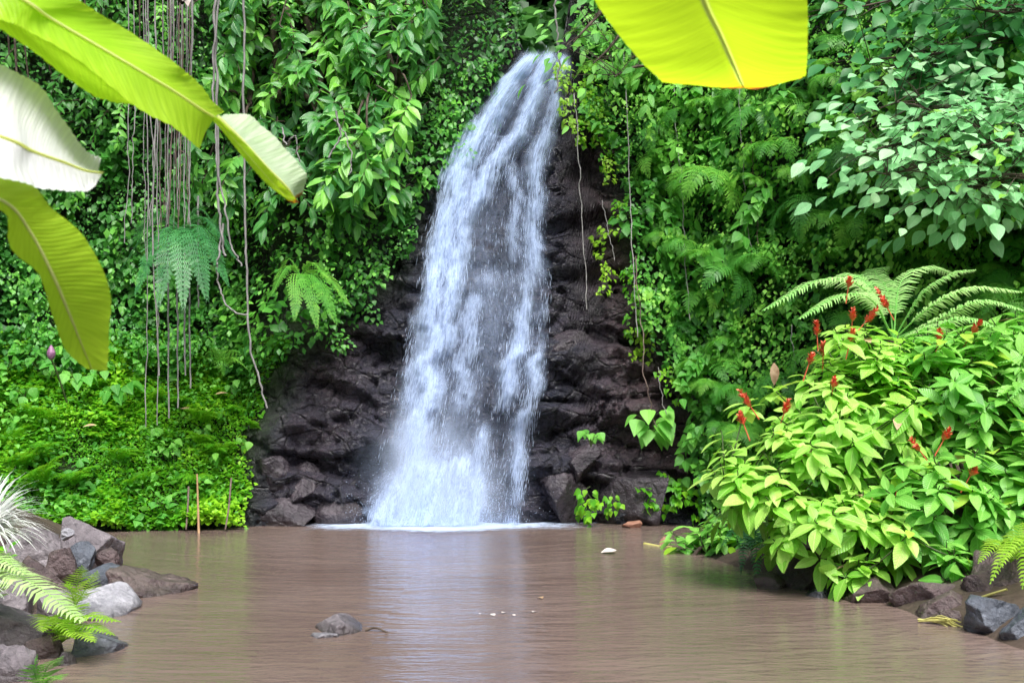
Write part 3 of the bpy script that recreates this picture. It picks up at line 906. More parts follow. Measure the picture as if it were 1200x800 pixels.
wall_cover('creeper_cover', 'fine fresh-green creepers draping over the dark ones above the red-flowered shrub', 26000, sel_right, M['wallfern'], (0.045, 0.10), 0.80, 305, tb=0.55, lift=0.25, down=1.2)
wall_cover('creeper_cover', 'fine mid-green creepers draping the wall around the aerial root curtain', 14000, sel_leftwall, M['creeper'], (0.045, 0.10), 0.75, 306, tb=0.62, lift=0.22, down=1.2)
wall_cover('ground_cover', 'heart-leaved weeds mixed into the ground cover on the sloping bank', 2800, sel_bank, M['heart'], (0.045, 0.09), 0.38, 307, down=0.4, cat='ground cover', tb=0.5, lift=0.06, tmp=T_heart)


def bank_weeds():
    n = 16000
    x = R.uniform(-11, -3, n); y = R.uniform(5.5, 13.4, n); d = shore_l(y) - x
    ok = (d > 1.25 + 0.4 * fbm(x, y, 0, 95, 2)) ; x, y, d = x[ok], y[ok], d[ok]; m = len(x)
    z = np.where(y < 11, np.clip((d - 0.75) * 0.35, -0.05, 0.8), np.minimum(d * 0.42, 0.75 + 0.05 * np.clip(d, 0, 6))) + fbm(x * 0.9, y * 0.9, 0, 91) * 0.12
    P = np.stack([x, y, z + R.uniform(0.0, 0.16, m)], -1)
    g = G(); scatter(g, T_small, P, unit(np.array([0, -0.3, 0.25]) + R.normal(0, 0.6, (m, 3))), unit(np.array([0, -0.2, 1.0]) + R.normal(0, 0.35, (m, 3))), R.uniform(0.05, 0.12, m), np.clip(0.45 + R.normal(0, 0.2, m), 0, 1))
    tag(g.build('ground_cover', M['ground_leaf']), 'low leafy weeds on the earth bank behind the boulder pile', 'ground cover', None, 'stuff')


bank_weeds()


# rim foliage above the cliff and on the hillside behind it
def hill_cover():
    n = 30000
    x = R.uniform(-12, 12, n); t = R.random(n)
    zt = 10.4 - 3.6 * np.exp(-np.abs((x - 0.42) / 0.62) ** 4)
    z = zt + t ** 1.2 * (18 - zt); y = Cs(x, zt) + t * 16
    P = np.stack([x, y, z + R.uniform(0, 0.5, n)], -1)
    D = unit(np.array([0, -0.7, -0.5]) + R.normal(0, 0.5, (n, 3))); N = unit(np.array([0, -0.4, 1.0]) + R.normal(0, 0.4, (n, 3)))
    g = G(); scatter(g, T_small, P, D, N, R.uniform(0.2, 0.42, n), np.clip(0.4 + R.normal(0, 0.2, n), 0, 1))
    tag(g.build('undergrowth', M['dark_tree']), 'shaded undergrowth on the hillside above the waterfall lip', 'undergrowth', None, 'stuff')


hill_cover()


# ------------------------------------------------------------------ trees behind the lip of the fall
def crown_tree(loc, h, rad, mat, label, leaf=(0.22, 0.4), n=2600, tb=0.4):
    root = empty('background_tree', loc)
    tag(root, label, 'tree', 'shaded trees above the waterfall')
    g = G(); top = np.array([0.2, 0, h * 0.75])
    tube(g, spline([(0, 0, -0.3), (0.1, 0.05, h * 0.3), top], 10), 0.16, 0.05, 8)
    for i in range(7):
        a = R.uniform(0, 2 * PI); b = R.uniform(0.35, 0.7) * h
        tube(g, spline([(0.1, 0.03, b), (math.cos(a) * rad * 0.5, math.sin(a) * rad * 0.5, b + h * 0.12), (math.cos(a) * rad * 0.9, math.sin(a) * rad * 0.9, b + h * 0.1)], 7), 0.06, 0.015, 5)
    g.build('trunk', M['bark'], root)
    nc = 26
    cc = unit(R.normal(0, 1, (nc, 3))) * R.uniform(0.4, 1.0, (nc, 1)) * np.array([rad, rad, h * 0.36]) + np.array([0, 0, h * 0.68])
    k = R.integers(0, nc, n)
    dv = unit(R.normal(0, 1, (n, 3))); P = cc[k] + dv * R.uniform(0.15, 0.6, (n, 1)) * rad * 0.45
    D = unit(dv * 0.6 + np.array([0, -0.3, -0.7]) + R.normal(0, 0.3, (n, 3))); N = unit(dv + np.array([0, 0, 0.8]) + R.normal(0, 0.3, (n, 3)))
    g = G(); scatter(g, tmpl(3, 0.26, 0.15, 0.2), P, D, N, R.uniform(leaf[0], leaf[1], n), np.clip(tb + 0.3 * (R.random(nc)[k] - 0.5) + R.normal(0, 0.12, n), 0, 1))
    g.build('crown', mat, root)
    return root


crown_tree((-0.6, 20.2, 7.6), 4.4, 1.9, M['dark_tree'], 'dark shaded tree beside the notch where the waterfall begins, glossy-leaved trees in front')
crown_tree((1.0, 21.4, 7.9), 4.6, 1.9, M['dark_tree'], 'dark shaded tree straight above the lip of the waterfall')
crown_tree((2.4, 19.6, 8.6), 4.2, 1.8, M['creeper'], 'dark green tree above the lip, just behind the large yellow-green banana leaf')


# ------------------------------------------------------------------ glossy-leaved trees overhanging the left of the fall
def drooping_tree(loc, region, nbr, label, mat, leaf=(0.17, 0.30), outward=(0.35, 1.6), group=None, tb=0.42, T=T_oval):
    """trunk rooted on the cliff top; limbs reach over the edge and hang down with leafy shoots inside the picture region (px, py polygon by rows)"""
    root = empty('overhanging_tree', loc)
    tag(root, label, 'tree', group)
    o0 = np.asarray(loc, float)
    gw, gl = G(), G()
    rows = np.array(region, float)          # (py, pxmin, pxmax)
    heads = []
    cx = rows[:, 1:].mean()
    for i in range(4):
        px = np.interp((i + 0.5) / 4, [0, 1], [rows[:, 1].min(), rows[:, 2].max()]) ; py = rows[0, 0] - 30
        c = cliff_hit(np.array([px]), np.array([max(py, -240)]))[0]
        hd = c + np.array([0, -0.7, 0.5])
        heads.append(hd)
        mid = (o0 + hd) / 2 + np.array([0, 0, 0.5])
        tube(gw, spline([o0, o0 + np.array([0, -0.2, 0.5]), mid, hd], 14), 0.10, 0.04, 7, 0, 0.5, 0.05)
    P, D, N, S, T_ = [], [], [], [], []
    for b in range(nbr):
        py = R.uniform(rows[0, 0], rows[-1, 0]); px = R.uniform(np.interp(py, rows[:, 0], rows[:, 1]), np.interp(py, rows[:, 0], rows[:, 2]))
        c = cliff_hit(np.array([px]), np.array([py]))[0]; nr = cliff_nrm(c[None])[0]
        out = R.uniform(*outward)
        tip = c + nr * out; tip[2] -= 0.08
        hd = heads[int(np.argmin([abs(h[0] - tip[0]) for h in heads]))]
        st = tip + np.array([R.normal(0, 0.25), R.uniform(0.2, 0.6), R.uniform(0.45, 1.0)])
        if b % 5 == 0:
            tube(gw, spline([hd, (hd + st) / 2 + np.array([0, -0.3, 0.15]), st], 10), 0.025, 0.010, 5)
        sh = spline([st, (st + tip) / 2 + np.array([R.normal(0, 0.1), -0.12, 0.12]), tip], 12)
        tube(gw, sh[::2], 0.010, 0.004, 4)
        tv = float(np.clip(tb + R.normal(0, 0.24) + 0.22 * (out - np.mean(outward)), 0, 1))
        for j in range(2, 12):
            for sgn in (-1, 1):
                if R.random() < 0.12: continue
                tn = unit(sh[min(j + 1, 11)] - sh[j - 1])
                sd = unit(np.cross(tn, nr)) * sgn
                P.append(sh[j]); D.append(unit(sd * 0.8 + tn * 0.5 + nr * R.uniform(0, 0.6) + np.array([0, 0, -0.4]) + R.normal(0, 0.42, 3)))
                N.append(unit(nr * 0.7 + np.array([0, 0, 0.8]) + R.normal(0, 0.45, 3)))
                S.append(R.uniform(*leaf) * (1.0 if j < 10 else 0.8)); T_.append(np.clip(tv + R.normal(0, 0.10) + (0.22 if j >= 10 else 0), 0, 1))
    scatter(gl, T, np.array(P), np.array(D), np.array(N), np.array(S), np.array(T_))
    g1 = gw.build('branches', M['bark'], root); g1.matrix_parent_inverse = Matrix.Translation(-root.location)
    g2 = gl.build('foliage', mat, root); g2.matrix_parent_inverse = Matrix.Translation(-root.location)
    return root


GT = 'glossy-leaved trees overhanging beside the waterfall'
drooping_tree((-1.6, 17.6, 9.9), [(-60, 380, 600), (40, 395, 555), (90, 400, 515), (130, 410, 505), (175, 430, 492)], 85, 'glossy-leaved tree hanging closest to the waterfall lip, bright leaf tips', M['glossy'], group=GT, tb=0.46)
drooping_tree((-3.6, 17.4, 9.7), [(-60, 245, 430), (40, 250, 430), (120, 262, 430), (185, 300, 420)], 95, 'glossy-leaved tree behind the folded white tip of the banana leaf', M['glossy'], group=GT, tb=0.44)
drooping_tree((-2.6, 17.2, 8.0), [(190, 380, 470), (225, 370, 488), (260, 378, 480), (300, 395, 462)], 36, 'low glossy-leaved tree whose shoots reach over bare rock at mid-height of the fall', M['glossy'], group=GT, tb=0.40)
drooping_tree((-3.9, 17.2, 8.3), [(205, 290, 400), (250, 296, 410), (285, 298, 420), (315, 305, 400)], 38, 'low dark glossy-leaved tree above the dark fern, crossed by the long pale root', M['glossy'], group=GT, tb=0.30)
drooping_tree((-6.0, 17.0, 9.8), [(-60, -60, 240), (60, -60, 235), (160, -60, 170), (255, -60, 150)], 110, 'small-leaved tree draping the wall behind the two bright banana leaves', M['creeper'], (0.09, 0.17), (0.3, 1.2), GT, 0.50)
drooping_tree((-9.5, 15.8, 9.0), [(-60, -320, -60), (120, -320, -60), (260, -320, -50)], 60, 'small-leaved tree at the outer edge of the wall behind the white banana leaf', M['creeper'], (0.10, 0.2), (0.3, 1.2), GT, 0.42)


# ------------------------------------------------------------------ ferns and climbers on the walls
def make_wall_fern(nf, L, w, sub, mat, a0=55, a1=-75, npin=16):
    g = G()
    for p in fan_of(nf, L, a0, a1, PI * 1.15, PI * 1.5 - PI * 0.575):
        frond(g, p, w * R.uniform(0.8, 1.1), npin, sub=sub, droop=0.35, pinw=0.75, t0=float(np.clip(R.normal(0.5, 0.12), 0, 1)), rr=0.004, start=0.1)
    return g.build('wall_fern', mat)


def place_on_wall(proto_list, spots, label, cat, group, off=0.45, scale=(0.75, 1.25), first_used=None):
    C = cliff_hit(spots[:, 0], spots[:, 1]); nr = cliff_nrm(C)
    used = first_used if first_used is not None else set()
    for i in range(len(spots)):
        p = proto_list[i % len(proto_list)]
        if p.name not in used:
            used.add(p.name); o = p
        else:
            o = dup(p)
        q = C[i] + nr[i] * (off * R.uniform(0.5, 1.25))
        o.location = Vector([float(a) for a in q])
        yaw = math.atan2(nr[i][0], -nr[i][1])
        o.rotation_euler = (float(R.normal(0, 0.2)), float(R.normal(0, 0.3)), yaw + float(R.normal(0, 0.5)))
        s = float(R.uniform(*scale)); o.scale = (s, s, s * float(R.uniform(0.9, 1.15)))
        tag(o, label, cat, group)


def spots(n, x0, x1, y0, y1, cond, mind=18):
    out = []
    tries = 0
    while len(out) < n and tries < 20000:
        tries += 1
        p = (R.uniform(x0, x1), R.uniform(y0, y1))
        if cond(*p) and all((p[0] - a) ** 2 + (p[1] - b) ** 2 > mind ** 2 for a, b in out):
            out.append(p)
    return np.array(out)


prot = [make_wall_fern(9, 0.62, 0.20, 7, M['wallfern']), make_wall_fern(6, 0.75, 0.24, 8, M['wallfern'], 40, -85), make_wall_fern(10, 0.5, 0.15, 6, M['wallfern'], 65, -60), make_wall_fern(5, 0.55, 0.24, 7, M['wallfern'], 20, -80, 13), make_wall_fern(7, 0.42, 0.13, 5, M['wallfern'], 75, -70, 12), make_wall_fern(4, 0.85, 0.22, 8, M['creeper'], 30, -88, 18)]
place_on_wall(prot, spots(130, 740, 1340, 95, 520, lambda x, y: x > rock_r(y) + 14, 20),
              'lacy light green fern hanging on the overgrown cliff above the red-flowered shrub', 'fern', 'lacy ferns hanging on the cliff', 0.6, (0.5, 1.2))
prot2 = [make_wall_fern(8, 0.5, 0.20, 6, M['creeper']), make_wall_fern(8, 0.6, 0.22, 6, M['wallfern'])]
place_on_wall(prot2, spots(34, 660, 1000, -80, 130, lambda x, y: x > rock_r(y) + 5, 24),
              'dark green fern hanging high on the cliff under the large banana leaf', 'fern', 'dark ferns high on the cliff')


def make_climber(n, L, leaf, mat, spread=0.16):
    g = G()
    pts = spline([(0, 0, 0), (R.normal(0, 0.05), -0.10, -0.1 * L), (R.normal(0, 0.1), -0.14, -0.5 * L), (R.normal(0, 0.12), -0.05, -L)], 24)
    tube(g, pts[::2], 0.006, 0.003, 4, 1)
    k = R.integers(0, 24, n)
    a = R.uniform(-1, 1, n)
    P = pts[k] + np.stack([a * spread * 0.4, -R.uniform(0, 0.08, n), R.uniform(-0.05, 0.05, n)], -1)
    D = unit(np.stack([a * 0.8, -R.uniform(0.2, 0.9, n), -R.uniform(0.3, 1.1, n)], -1))
    N = unit(np.array([0, -0.7, 0.8]) + R.normal(0, 0.3, (n, 3)))
    scatter(g, T_heart, P, D, N, R.uniform(leaf * 0.65, leaf * 1.2, n), np.clip(0.5 + R.normal(0, 0.2, n), 0, 1), 0)
    return g.build('climbing_plant', [mat, M['stem']])


cp = [make_climber(30, 1.0, 0.15, M['heart']), make_climber(26, 0.8, 0.12, M['heart'], 0.2), make_climber(40, 1.3, 0.13, M['creeper'], 0.13), make_climber(20, 0.7, 0.19, M['heart'], 0.2)]
place_on_wall(cp, spots(64, 738, 1340, 60, 560, lambda x, y: x > rock_r(y) + 12, 28),
              'climbing plant with heart-shaped leaves trailing down the ferny cliff', 'climbing plant', 'climbers trailing down the ferny cliff', 0.55, (0.7, 1.15))
cp2 = [make_climber(24, 0.9, 0.13, M['creeper']), make_climber(22, 0.7, 0.15, M['heart'])]
place_on_wall(cp2, spots(34, 10, 330, 255, 440, lambda x, y: True, 24),
              'leafy climber trailing down the shaded wall behind the aerial roots', 'climbing plant', 'climbers on the shaded wall', 0.35, (0.6, 1.0))

bf = [make_wall_fern(8, 0.42, 0.17, 0, M['ground_leaf'], 75, -40, 14), make_wall_fern(7, 0.5, 0.2, 5, M['ground_leaf'], 70, -30, 13)]
place_on_wall(bf, spots(40, -120, 300, 405, 590, lambda x, y: True, 24),
              'small green fern growing out of the ground cover on the sloping bank', 'fern', 'small ferns on the sloping bank', 0.16, (0.5, 1.05))


def heart_herb(n, h, leaf, mat):
    g = G()
    for i in range(n):
        az = R.uniform(0, 2 * PI); l = h * R.uniform(0.6, 1.1)
        tip = np.array([math.cos(az) * l * 0.55, math.sin(az) * l * 0.55 - 0.1, l * R.uniform(0.5, 1.0)])
        tube(g, spline([(0, 0, -0.05), tip * np.array([0.4, 0.4, 0.75]), tip], 6), 0.006, 0.003, 4, 1)
        d = unit(np.array([tip[0] * 1.4 + R.normal(0, 0.08), tip[1] - 0.10, -0.15 - R.random() * 0.35]))
        scatter(g, T_heart, tip[None], d[None], unit(np.array([0, -0.35, 1]) + R.normal(0, 0.2, 3))[None], leaf * R.uniform(0.7, 1.15), float(np.clip(R.normal(0.62, 0.15), 0, 1)))
    return g.build('broadleaf_herb', [mat, M['stem']])


hp = [heart_herb(8, 0.40, 0.24, M['heart']), heart_herb(6, 0.32, 0.2, M['heart'])]
place_on_wall(hp, np.array([(62, 455), (45, 440), (95, 470), (120, 455), (85, 440), (30, 480), (150, 480)]),
              'heart-leaved herb on the bank below the tip of the drooping banana leaf', 'herb', 'heart-leaved herbs below the banana leaf', 0.2, (0.65, 0.95))
hq = [heart_herb(6, 0.3, 0.18, M['heart'])]
place_on_wall(hq, np.array([(240, 520), (262, 500), (275, 470), (205, 545), (170, 520), (255, 555), (285, 530), (215, 500)]),
              'heart-leaved herb at the edge of the bank beside the bare wet rock', 'herb', 'heart-leaved herbs at the bank edge', 0.15, (0.45, 0.75))

# individual plants rooted in the bare rock
for (px, py, sz, lab) in ((690, 515, 0.8, 'small bright leafy plant growing in a rock crevice nearest the foot of the fall'),
                          (756, 510, 1.25, 'large-leaved green plant growing alone on the rock beside the overgrown cliff')):
    o = heart_herb(9 if sz < 1 else 13, 0.30, 0.17 if sz < 1 else 0.22, M['heart'])
    c = cliff_hit(np.array([px]), np.array([py]))[0]
    o.location = Vector([float(c[0]), float(c[1]) - 0.42, float(c[2]) - 0.05]); o.scale = (sz, sz, sz)
    tag(o, lab, 'plant')
rk = [make_climber(24, 0.35, 0.10, M['ground_leaf'], 0.22)]
place_on_wall(rk, np.array([(690, 572), (715, 580), (740, 575), (765, 580), (790, 572), (775, 555), (800, 560), (690, 590), (812, 585)]),
              'small leafy creeper on the dark rock just above the water', 'creeper', 'small creepers on the low dark rock', 0.25, (0.7, 1.1))
rk = [make_climber(26, 0.55, 0.09, M['yfern'], 0.3)]
rk[0].name = 'trailing_sprig'
place_on_wall(rk, np.array([(735, 408)]), 'thin yellow-green sprig reaching out over the bare rock', 'sprig', None, 0.5, (0.7, 0.7))
rk = [make_climber(50, 0.5, 0.075, M['yfern'], 0.28), make_climber(60, 0.6, 0.085, M['ground_leaf'], 0.3)]
place_on_wall(rk, np.array([(662, 92), (680, 105), (668, 128), (690, 135), (655, 80), (684, 88), (706, 140), (700, 175), (712, 322), (733, 330), (672, 150), (690, 160), (715, 200), (725, 250), (720, 280), (738, 350), (757, 400), (765, 440), (700, 120), (676, 115)]),
              'mossy yellow-green plant clinging to rock beside the upper waterfall', 'plant', 'mossy plants beside the upper waterfall', 0.25, (0.7, 1.0))
rk = [make_climber(60, 0.7, 0.07, M['creeper'], 0.32)]
place_on_wall(rk, np.array([(560, 92), (540, 100), (520, 118), (575, 80), (505, 140), (545, 82), (525, 140), (440, 310), (450, 330), (425, 330), (405, 350), (385, 360)]),
              'dark small-leaved creeper mat edging the wet rock by the glossy-leaved trees', 'creeper', 'creeper mats edging the wet rock', 0.3, (0.8, 1.2))


# ------------------------------------------------------------------ single ferns on the left wall
def fern_thing(name, loc, paths, width, npin, mat, label, group=None, up=(0, 0, 1), cat='fern', **kw):
    root = empty(name, loc)
    tag(root, label, cat, group)
    for p in paths:
        g = G(); w = width * R.uniform(0.9, 1.1) if np.isscalar(width) else width[0]
        frond(g, p, w, npin, up=up, t0=float(np.clip(R.normal(0.5, 0.1), 0, 1)), **kw)
        o = g.build('frond', mat, root); o.matrix_parent_inverse = Matrix.Translation(-root.location)
    return root


c0 = W(212, 268, 13.6)
ps = []
for ex, ey, dY in ((140, 318, -0.2), (158, 345, -0.7), (185, 360, -1.0), (215, 362, -1.1), (243, 352, -1.0), (268, 335, -0.7), (278, 305, -0.3), (150, 290, 0.2), (262, 280, 0.1)):
    e = W(ex, ey, 13.6 + dY)
    ps.append([c0, c0 + (e - c0) * 0.45 + np.array([0, 0, 0.30]), e])
fern_thing('tree_fern', c0, ps, 0.20, 22, M['bluefern'], 'blue-green tree fern below the curtain of straight aerial roots', sub=6, pinw=0.9, rr=0.008, droop=0.2)
c0 = W(352, 322, 14.3)
ps = []
for ex, ey, dY in ((318, 345, -0.4), (345, 375, -0.8), (372, 385, -0.9), (395, 380, -0.8), (412, 360, -0.5), (322, 325, 0.0), (388, 335, -0.2)):
    e = W(ex, ey, 14.3 + dY)
    ps.append([c0, c0 + (e - c0) * 0.45 + np.array([0, 0, 0.22]), e])
fern_thing('tree_fern', c0, ps, 0.17, 20, M['wallfern'], 'dark green fern at the edge of the bare rock below the glossy-leaved trees', sub=5, pinw=0.9, rr=0.007, droop=0.2)
c0 = W(262, 428, 14.4)
ps = []
for ex, ey in ((245, 412), (285, 415), (262, 440), (290, 432), (240, 432)):
    e = W(ex, ey, 14.1); ps.append([c0, c0 + (e - c0) * 0.5 + np.array([0, -0.1, 0.12]), e])
fern_thing('fern', c0, ps, 0.16, 14, M['wallfern'], 'light green fern beside the two thin roots above the leafy bank', sub=4, pinw=0.9, rr=0.005)


# ------------------------------------------------------------------ aerial roots and vines
def vine(pts, r, label, mat='root', group='aerial roots hanging from the trees', n=None, sway=0.02, name='hanging_vine'):
    P = [W(*p) for p in pts]
    P = spline(P, n or max(16, 10 * len(P)))
    ph = R.uniform(0, 9)
    s = np.linspace(0, 1, len(P)) * len(P) * 0.35
    P[:, 0] += sway * np.interp(np.arange(len(P)), [0, 3, len(P)], [0.3, 1, 1]) * (fbm(s, ph, 0, 5, 3)) * 2
    P[:, 1] += sway * fbm(s, ph + 5, 3, 6, 3)
    g = G(); tube(g, P, r, r * 0.75, 5, 0, 0.5, 0.10)
    o = g.build(name, M[mat], None, P[0])
    return tag(o, label, 'vine', group)


vine([(252, -70, 13), (252, 0, 13), (253, 100, 13), (256, 200, 13), (257, 262, 13), (264, 300, 13.0)], 0.019, 'thick pale root nearest the short curled loop, twisted around a thinner one')
vine([(255, -70, 12.95), (256, 0, 12.95), (249, 90, 12.95), (254, 170, 12.95), (262, 240, 12.95), (272, 290, 12.95), (284, 312, 12.95)], 0.014, 'thin root twisting around the thick pale root and bending to the long straight one')
vine([(286, -70, 12.9), (286, 0, 12.9), (286, 140, 12.9), (288, 260, 12.9), (290, 330, 12.9), (292, 400, 12.9), (304, 446, 12.9), (313, 478, 12.9)], 0.015, 'long pale root hanging straight, its lower end curving toward bare rock', sway=0.012)
vine([(262, 262, 13.05), (256, 300, 13), (254, 325, 13), (262, 350, 13), (275, 366, 12.95), (290, 369, 12.9)], 0.014, 'root loop curling under to join the long straight pale root')
tr = [(150, 130, 285, .010), (157, 120, 262, .010), (172, 125, 500, .011), (175, 120, 265, .013), (183, 122, 440, .016), (168, 150, 300, .008), (185, 300, 498, .011)]
for x, a, b, r in tr:
    r *= 0.7
    vine([(x - 1, a - 200, 13.1), (x, a, 13.1), (x + R.normal(0, 2), (a + b) / 2, 13.1), (x + R.normal(0, 2), b, 13.1)], r, 'thin pale root hanging straight beside the dense curtain of roots, reaching past the tree fern', sway=0.018)
for i, x in enumerate(np.linspace(188, 223, 18) + R.normal(0, 1.2, 18)):
    y1 = R.uniform(245, 292)
    vine([(x + 4, -90, 13.55), (x + 3, 60, 13.5), (x, 180, 13.45 + 0.1 * (i % 2)), (x + R.normal(0, 1.5), y1, 13.4)], R.uniform(0.004, 0.010), 'straight grey root in the dense curtain of roots above the tree fern', 'root' if i % 3 else 'rootdark', 'dense curtain of aerial roots', sway=0.012)
for x, a, b in ((197, 370, 490), (208, 378, 478), (216, 380, 440), (222, 375, 455), (232, 320, 360)):
    vine([(x, a - 90, 13.8), (x, a, 13.6), (x + 1, b, 13.5)], 0.013, 'grey root below the tree fern, its end touching the leafy bank', 'root', 'root ends below the tree fern', sway=0.008)
vine([(649, -60, 15.2), (650, 0, 15.2), (652, 45, 15.2), (655, 85, 15.2), (650, 110, 15.2)], 0.016, 'woody vine dangling over the lip of the waterfall', 'root', None, sway=0.03)
LV = [([(730, 60), (733, 110), (737, 200), (741, 290), (748, 395)], 0.012, 'long pale root beside bare rock, passing the mossy ledge'),
      ([(790, 90), (793, 160), (800, 230), (803, 300), (808, 375)], 0.011, 'pale root hanging between the two fern-framed ones on the wall'),
      ([(866, 105), (870, 170), (874, 240), (882, 305)], 0.010, 'thin pale root below the burnt tip of the large banana leaf'),
      ([(880, 165), (885, 230), (888, 290)], 0.008, 'short dark root beside the thin pale one under the banana leaf'),
      ([(672, 110), (678, 180), (683, 260), (687, 362)], 0.012, 'pale root hanging straight in front of the bare rock'),
      ([(706, 235), (712, 270), (720, 305)], 0.008, 'short thin root hanging over the mossy ledge'),
      ([(745, 300), (750, 370), (756, 440), (768, 500)], 0.012, 'brown root dangling over the bare rock above the large-leaved plant'),
      ([(772, 430), (776, 470), (790, 510)], 0.008, 'short pale root end slanting across the rock'),
      ([(928, 380), (930, 420), (932, 445)], 0.008, 'short root under the white tree fern fronds')]
for pts, r, lab in LV:
    yy = [cliff_hit(np.array([float(a)]), np.array([float(b)]))[0][1] - (0.75 if a > 720 else 0.4) for a, b in pts]
    vine([(a, b, y) for (a, b), y in zip(pts, yy)], r * 0.7, lab, 'rootdark' if 'brown' in lab or 'dark' in lab else 'root', 'roots hanging on the ferny cliff', sway=0.022)
vine([(330, 150, 13.6), (335, 170, 13.5), (345, 160, 13.4), (352, 190, 13.4)], 0.012, 'pale bare forked twig among glossy leaves', 'root', None, name='bare_twig')
vine([(394, 130, 13.2), (398, 160, 13.2), (385, 185, 13.2)], 0.014, 'pale bare twig in front of the glossy-leaved trees', 'root', None, name='bare_twig')
vine([(391, 140, 13.2), (403, 155, 13.2), (412, 180, 13.2), (410, 205, 13.2)], 0.010, 'thin pale twig drooping from a glossy-leaved branch', 'root', None, name='bare_twig')


# stub with dry leaf hanging at the top of the roots
def stub():
    c = W(215, -8, 13.0)
    g = G()
    tube(g, spline([c + np.array([0.02, 0, 0.6]), c + np.array([0, 0, 0.25]), c + np.array([-0.02, -0.05, -0.05]), c + np.array([0.02, -0.06, -0.13])], 10), 0.07, 0.035, 8, 0, 0.5, 0.12)
    for k in range(7):
        d = unit(np.array([R.normal(0.35, 0.3), -0.4, -0.8]))
        scatter(g, T_heart, (c + np.array([0.08, -0.08, 0.05]) + R.normal(0, 0.04, 3))[None], d[None], np.array([[0, -1, 0.3]]), R.uniform(0.14, 0.26), 0.5, 1)
    tag(g.build('dead_stub', [M['bark'], M['paleleaf']], None, c), 'broken brown branch stub with bleached dry leaf above the root curtain', 'branch stub')


stub()


# ------------------------------------------------------------------ rocks
def ico(sub):
    import bmesh
    bm = bmesh.new(); bmesh.ops.create_icosphere(bm, subdivisions=sub, radius=1.0)
    V = np.array([v.co[:] for v in bm.verts]); Fc = np.array([[v.index for v in f.verts] for f in bm.faces]); bm.free()
    return V, Fc


ICO = ico(5)


def boulder(x0, y0, x1, y1, Y, label, mat='rock', seed=0, depth=None, sink=0.25, facets=12, tilt=0.0, group=None, name='boulder', rough=1.0):
    """rock whose outline spans the picture box (x0,y0)-(x1,y1) at distance Y"""
    r = np.random.default_rng(1000 + seed)
    a = W(x0, y1, Y); b = W(x1, y0, Y)
    w = (b[0] - a[0]) / 2; h = (b[2] - a[2]); hh = h * (1 + sink) / 2
    d = depth or w * r.uniform(0.75, 1.1)
    V, Fc = ICO
    V = V.copy()
    for i in range(facets):
        n = unit(r.normal(0, 1, 3)); c = r.uniform(0.45, 0.80)
        s = V @ n; ex = np.maximum(s - c, 0); V = V - np.outer(ex * 0.97, n)
    o = seed * 3.7
    V = V + V * (0.10 * fbm(V[:, 0] * 1.4 + o, V[:, 1] * 1.4, V[:, 2] * 1.4, seed, 3)[:, None]) * rough + V * (0.10 * fbm(V[:, 0] * 3.5 + o, V[:, 1] * 3.5, V[:, 2] * 3.5, seed + 9, 5)[:, None]) * rough
    V = V - (V.max(0) + V.min(0)) / 2; V = V / ((V.max(0) - V.min(0)) / 2)
    V = V * np.array([w, d, hh])
    V[:, 2] += tilt * V[:, 0]
    cen = np.array([(a[0] + b[0]) / 2, Y, a[2] + h - hh])
    g = G(); g.add(V, Fc)
    ob = g.build(name, M[mat], None, None)
    ob.location = Vector([float(c) for c in cen])
    return tag(ob, label, 'rock', group)


GR = 'rocks along the fern bank'
boulder(68, 608, 142, 672, 10.3, 'tall dark grey boulder, hindmost of the pile beside the ground cover', 'rock', 1, None, .3, tilt=-0.12, group=GR)
boulder(8, 616, 86, 668, 10.0, 'rounded mauve-grey boulder touching the white spiky plant', 'rock', 2, None, .3, group=GR)
boulder(73, 618, 88, 630, 9.75, 'tiny whitish stone lodged between two grey boulders', 'rock_pale', 3, None, .3, group=GR, name='stone')
boulder(78, 634, 112, 664, 9.55, 'small blue-grey stone in front of the tall dark boulder', 'rock_slate', 4, None, .3, group=GR, name='stone')
boulder(54, 640, 94, 684, 9.4, 'brownish boulder in the middle of the pile, behind the pale fern', 'rock_brown', 5, None, .3, group=GR)
boulder(98, 660, 152, 692, 9.25, 'flat bluish boulder at the root of the long pointed rock', 'rock_slate', 6, None, .3, group=GR)
boulder(122, 664, 228, 703, 9.15, 'long pointed purple-brown rock jutting into the pool', 'rock_brown', 7, 0.40, .4, group=GR, tilt=-0.06, rough=2.6)
boulder(88, 686, 158, 730, 8.2, 'pale flat-topped rock between the pointed rock and the fern', 'rock_pale', 8, 0.4, .3, group=GR)
boulder(20, 655, 92, 712, 8.8, 'sloping brown slab under the pale fern', 'rock_brown', 9, None, .3, group=GR, tilt=-0.25)
boulder(78, 730, 152, 784, 7.0, 'dark low rock with wet foot just in front of the pale flat rock', 'rock_slate', 10, 0.4, .3, group=GR)
boulder(-30, 704, 66, 778, 7.0, 'big rounded grey boulder under the pale fern frond', 'rock', 11, None, .3, group=GR)
boulder(-40, 752, 52, 850, 6.2, 'large lichen-grey boulder at the very corner below all the others', 'rock', 12, None, .3, group=GR)
boulder(-60, 640, 30, 720, 8.9, 'shadowed boulder behind the white spiky plant', 'rock_brown', 13, None, .3, group=GR)
boulder(60, 762, 92, 800, 6.5, 'small dark stone at the foot of the small fern', 'rock_wet', 14, None, .3, group=GR, name='stone')
boulder(-90, 590, 20, 660, 10.6, 'broad dim boulder half covered by the white spiky plant', 'rock_brown', 51, None, .3, group=GR)
boulder(40, 690, 98, 748, 8.0, 'grey-brown stone wedged between the slab and the pale flat rock', 'rock', 52, None, .3, group=GR)
boulder(112, 640, 142, 668, 9.7, 'dark stone leaning on the tall dark boulder, on its pool side', 'rock_brown', 53, None, .3, group=GR)
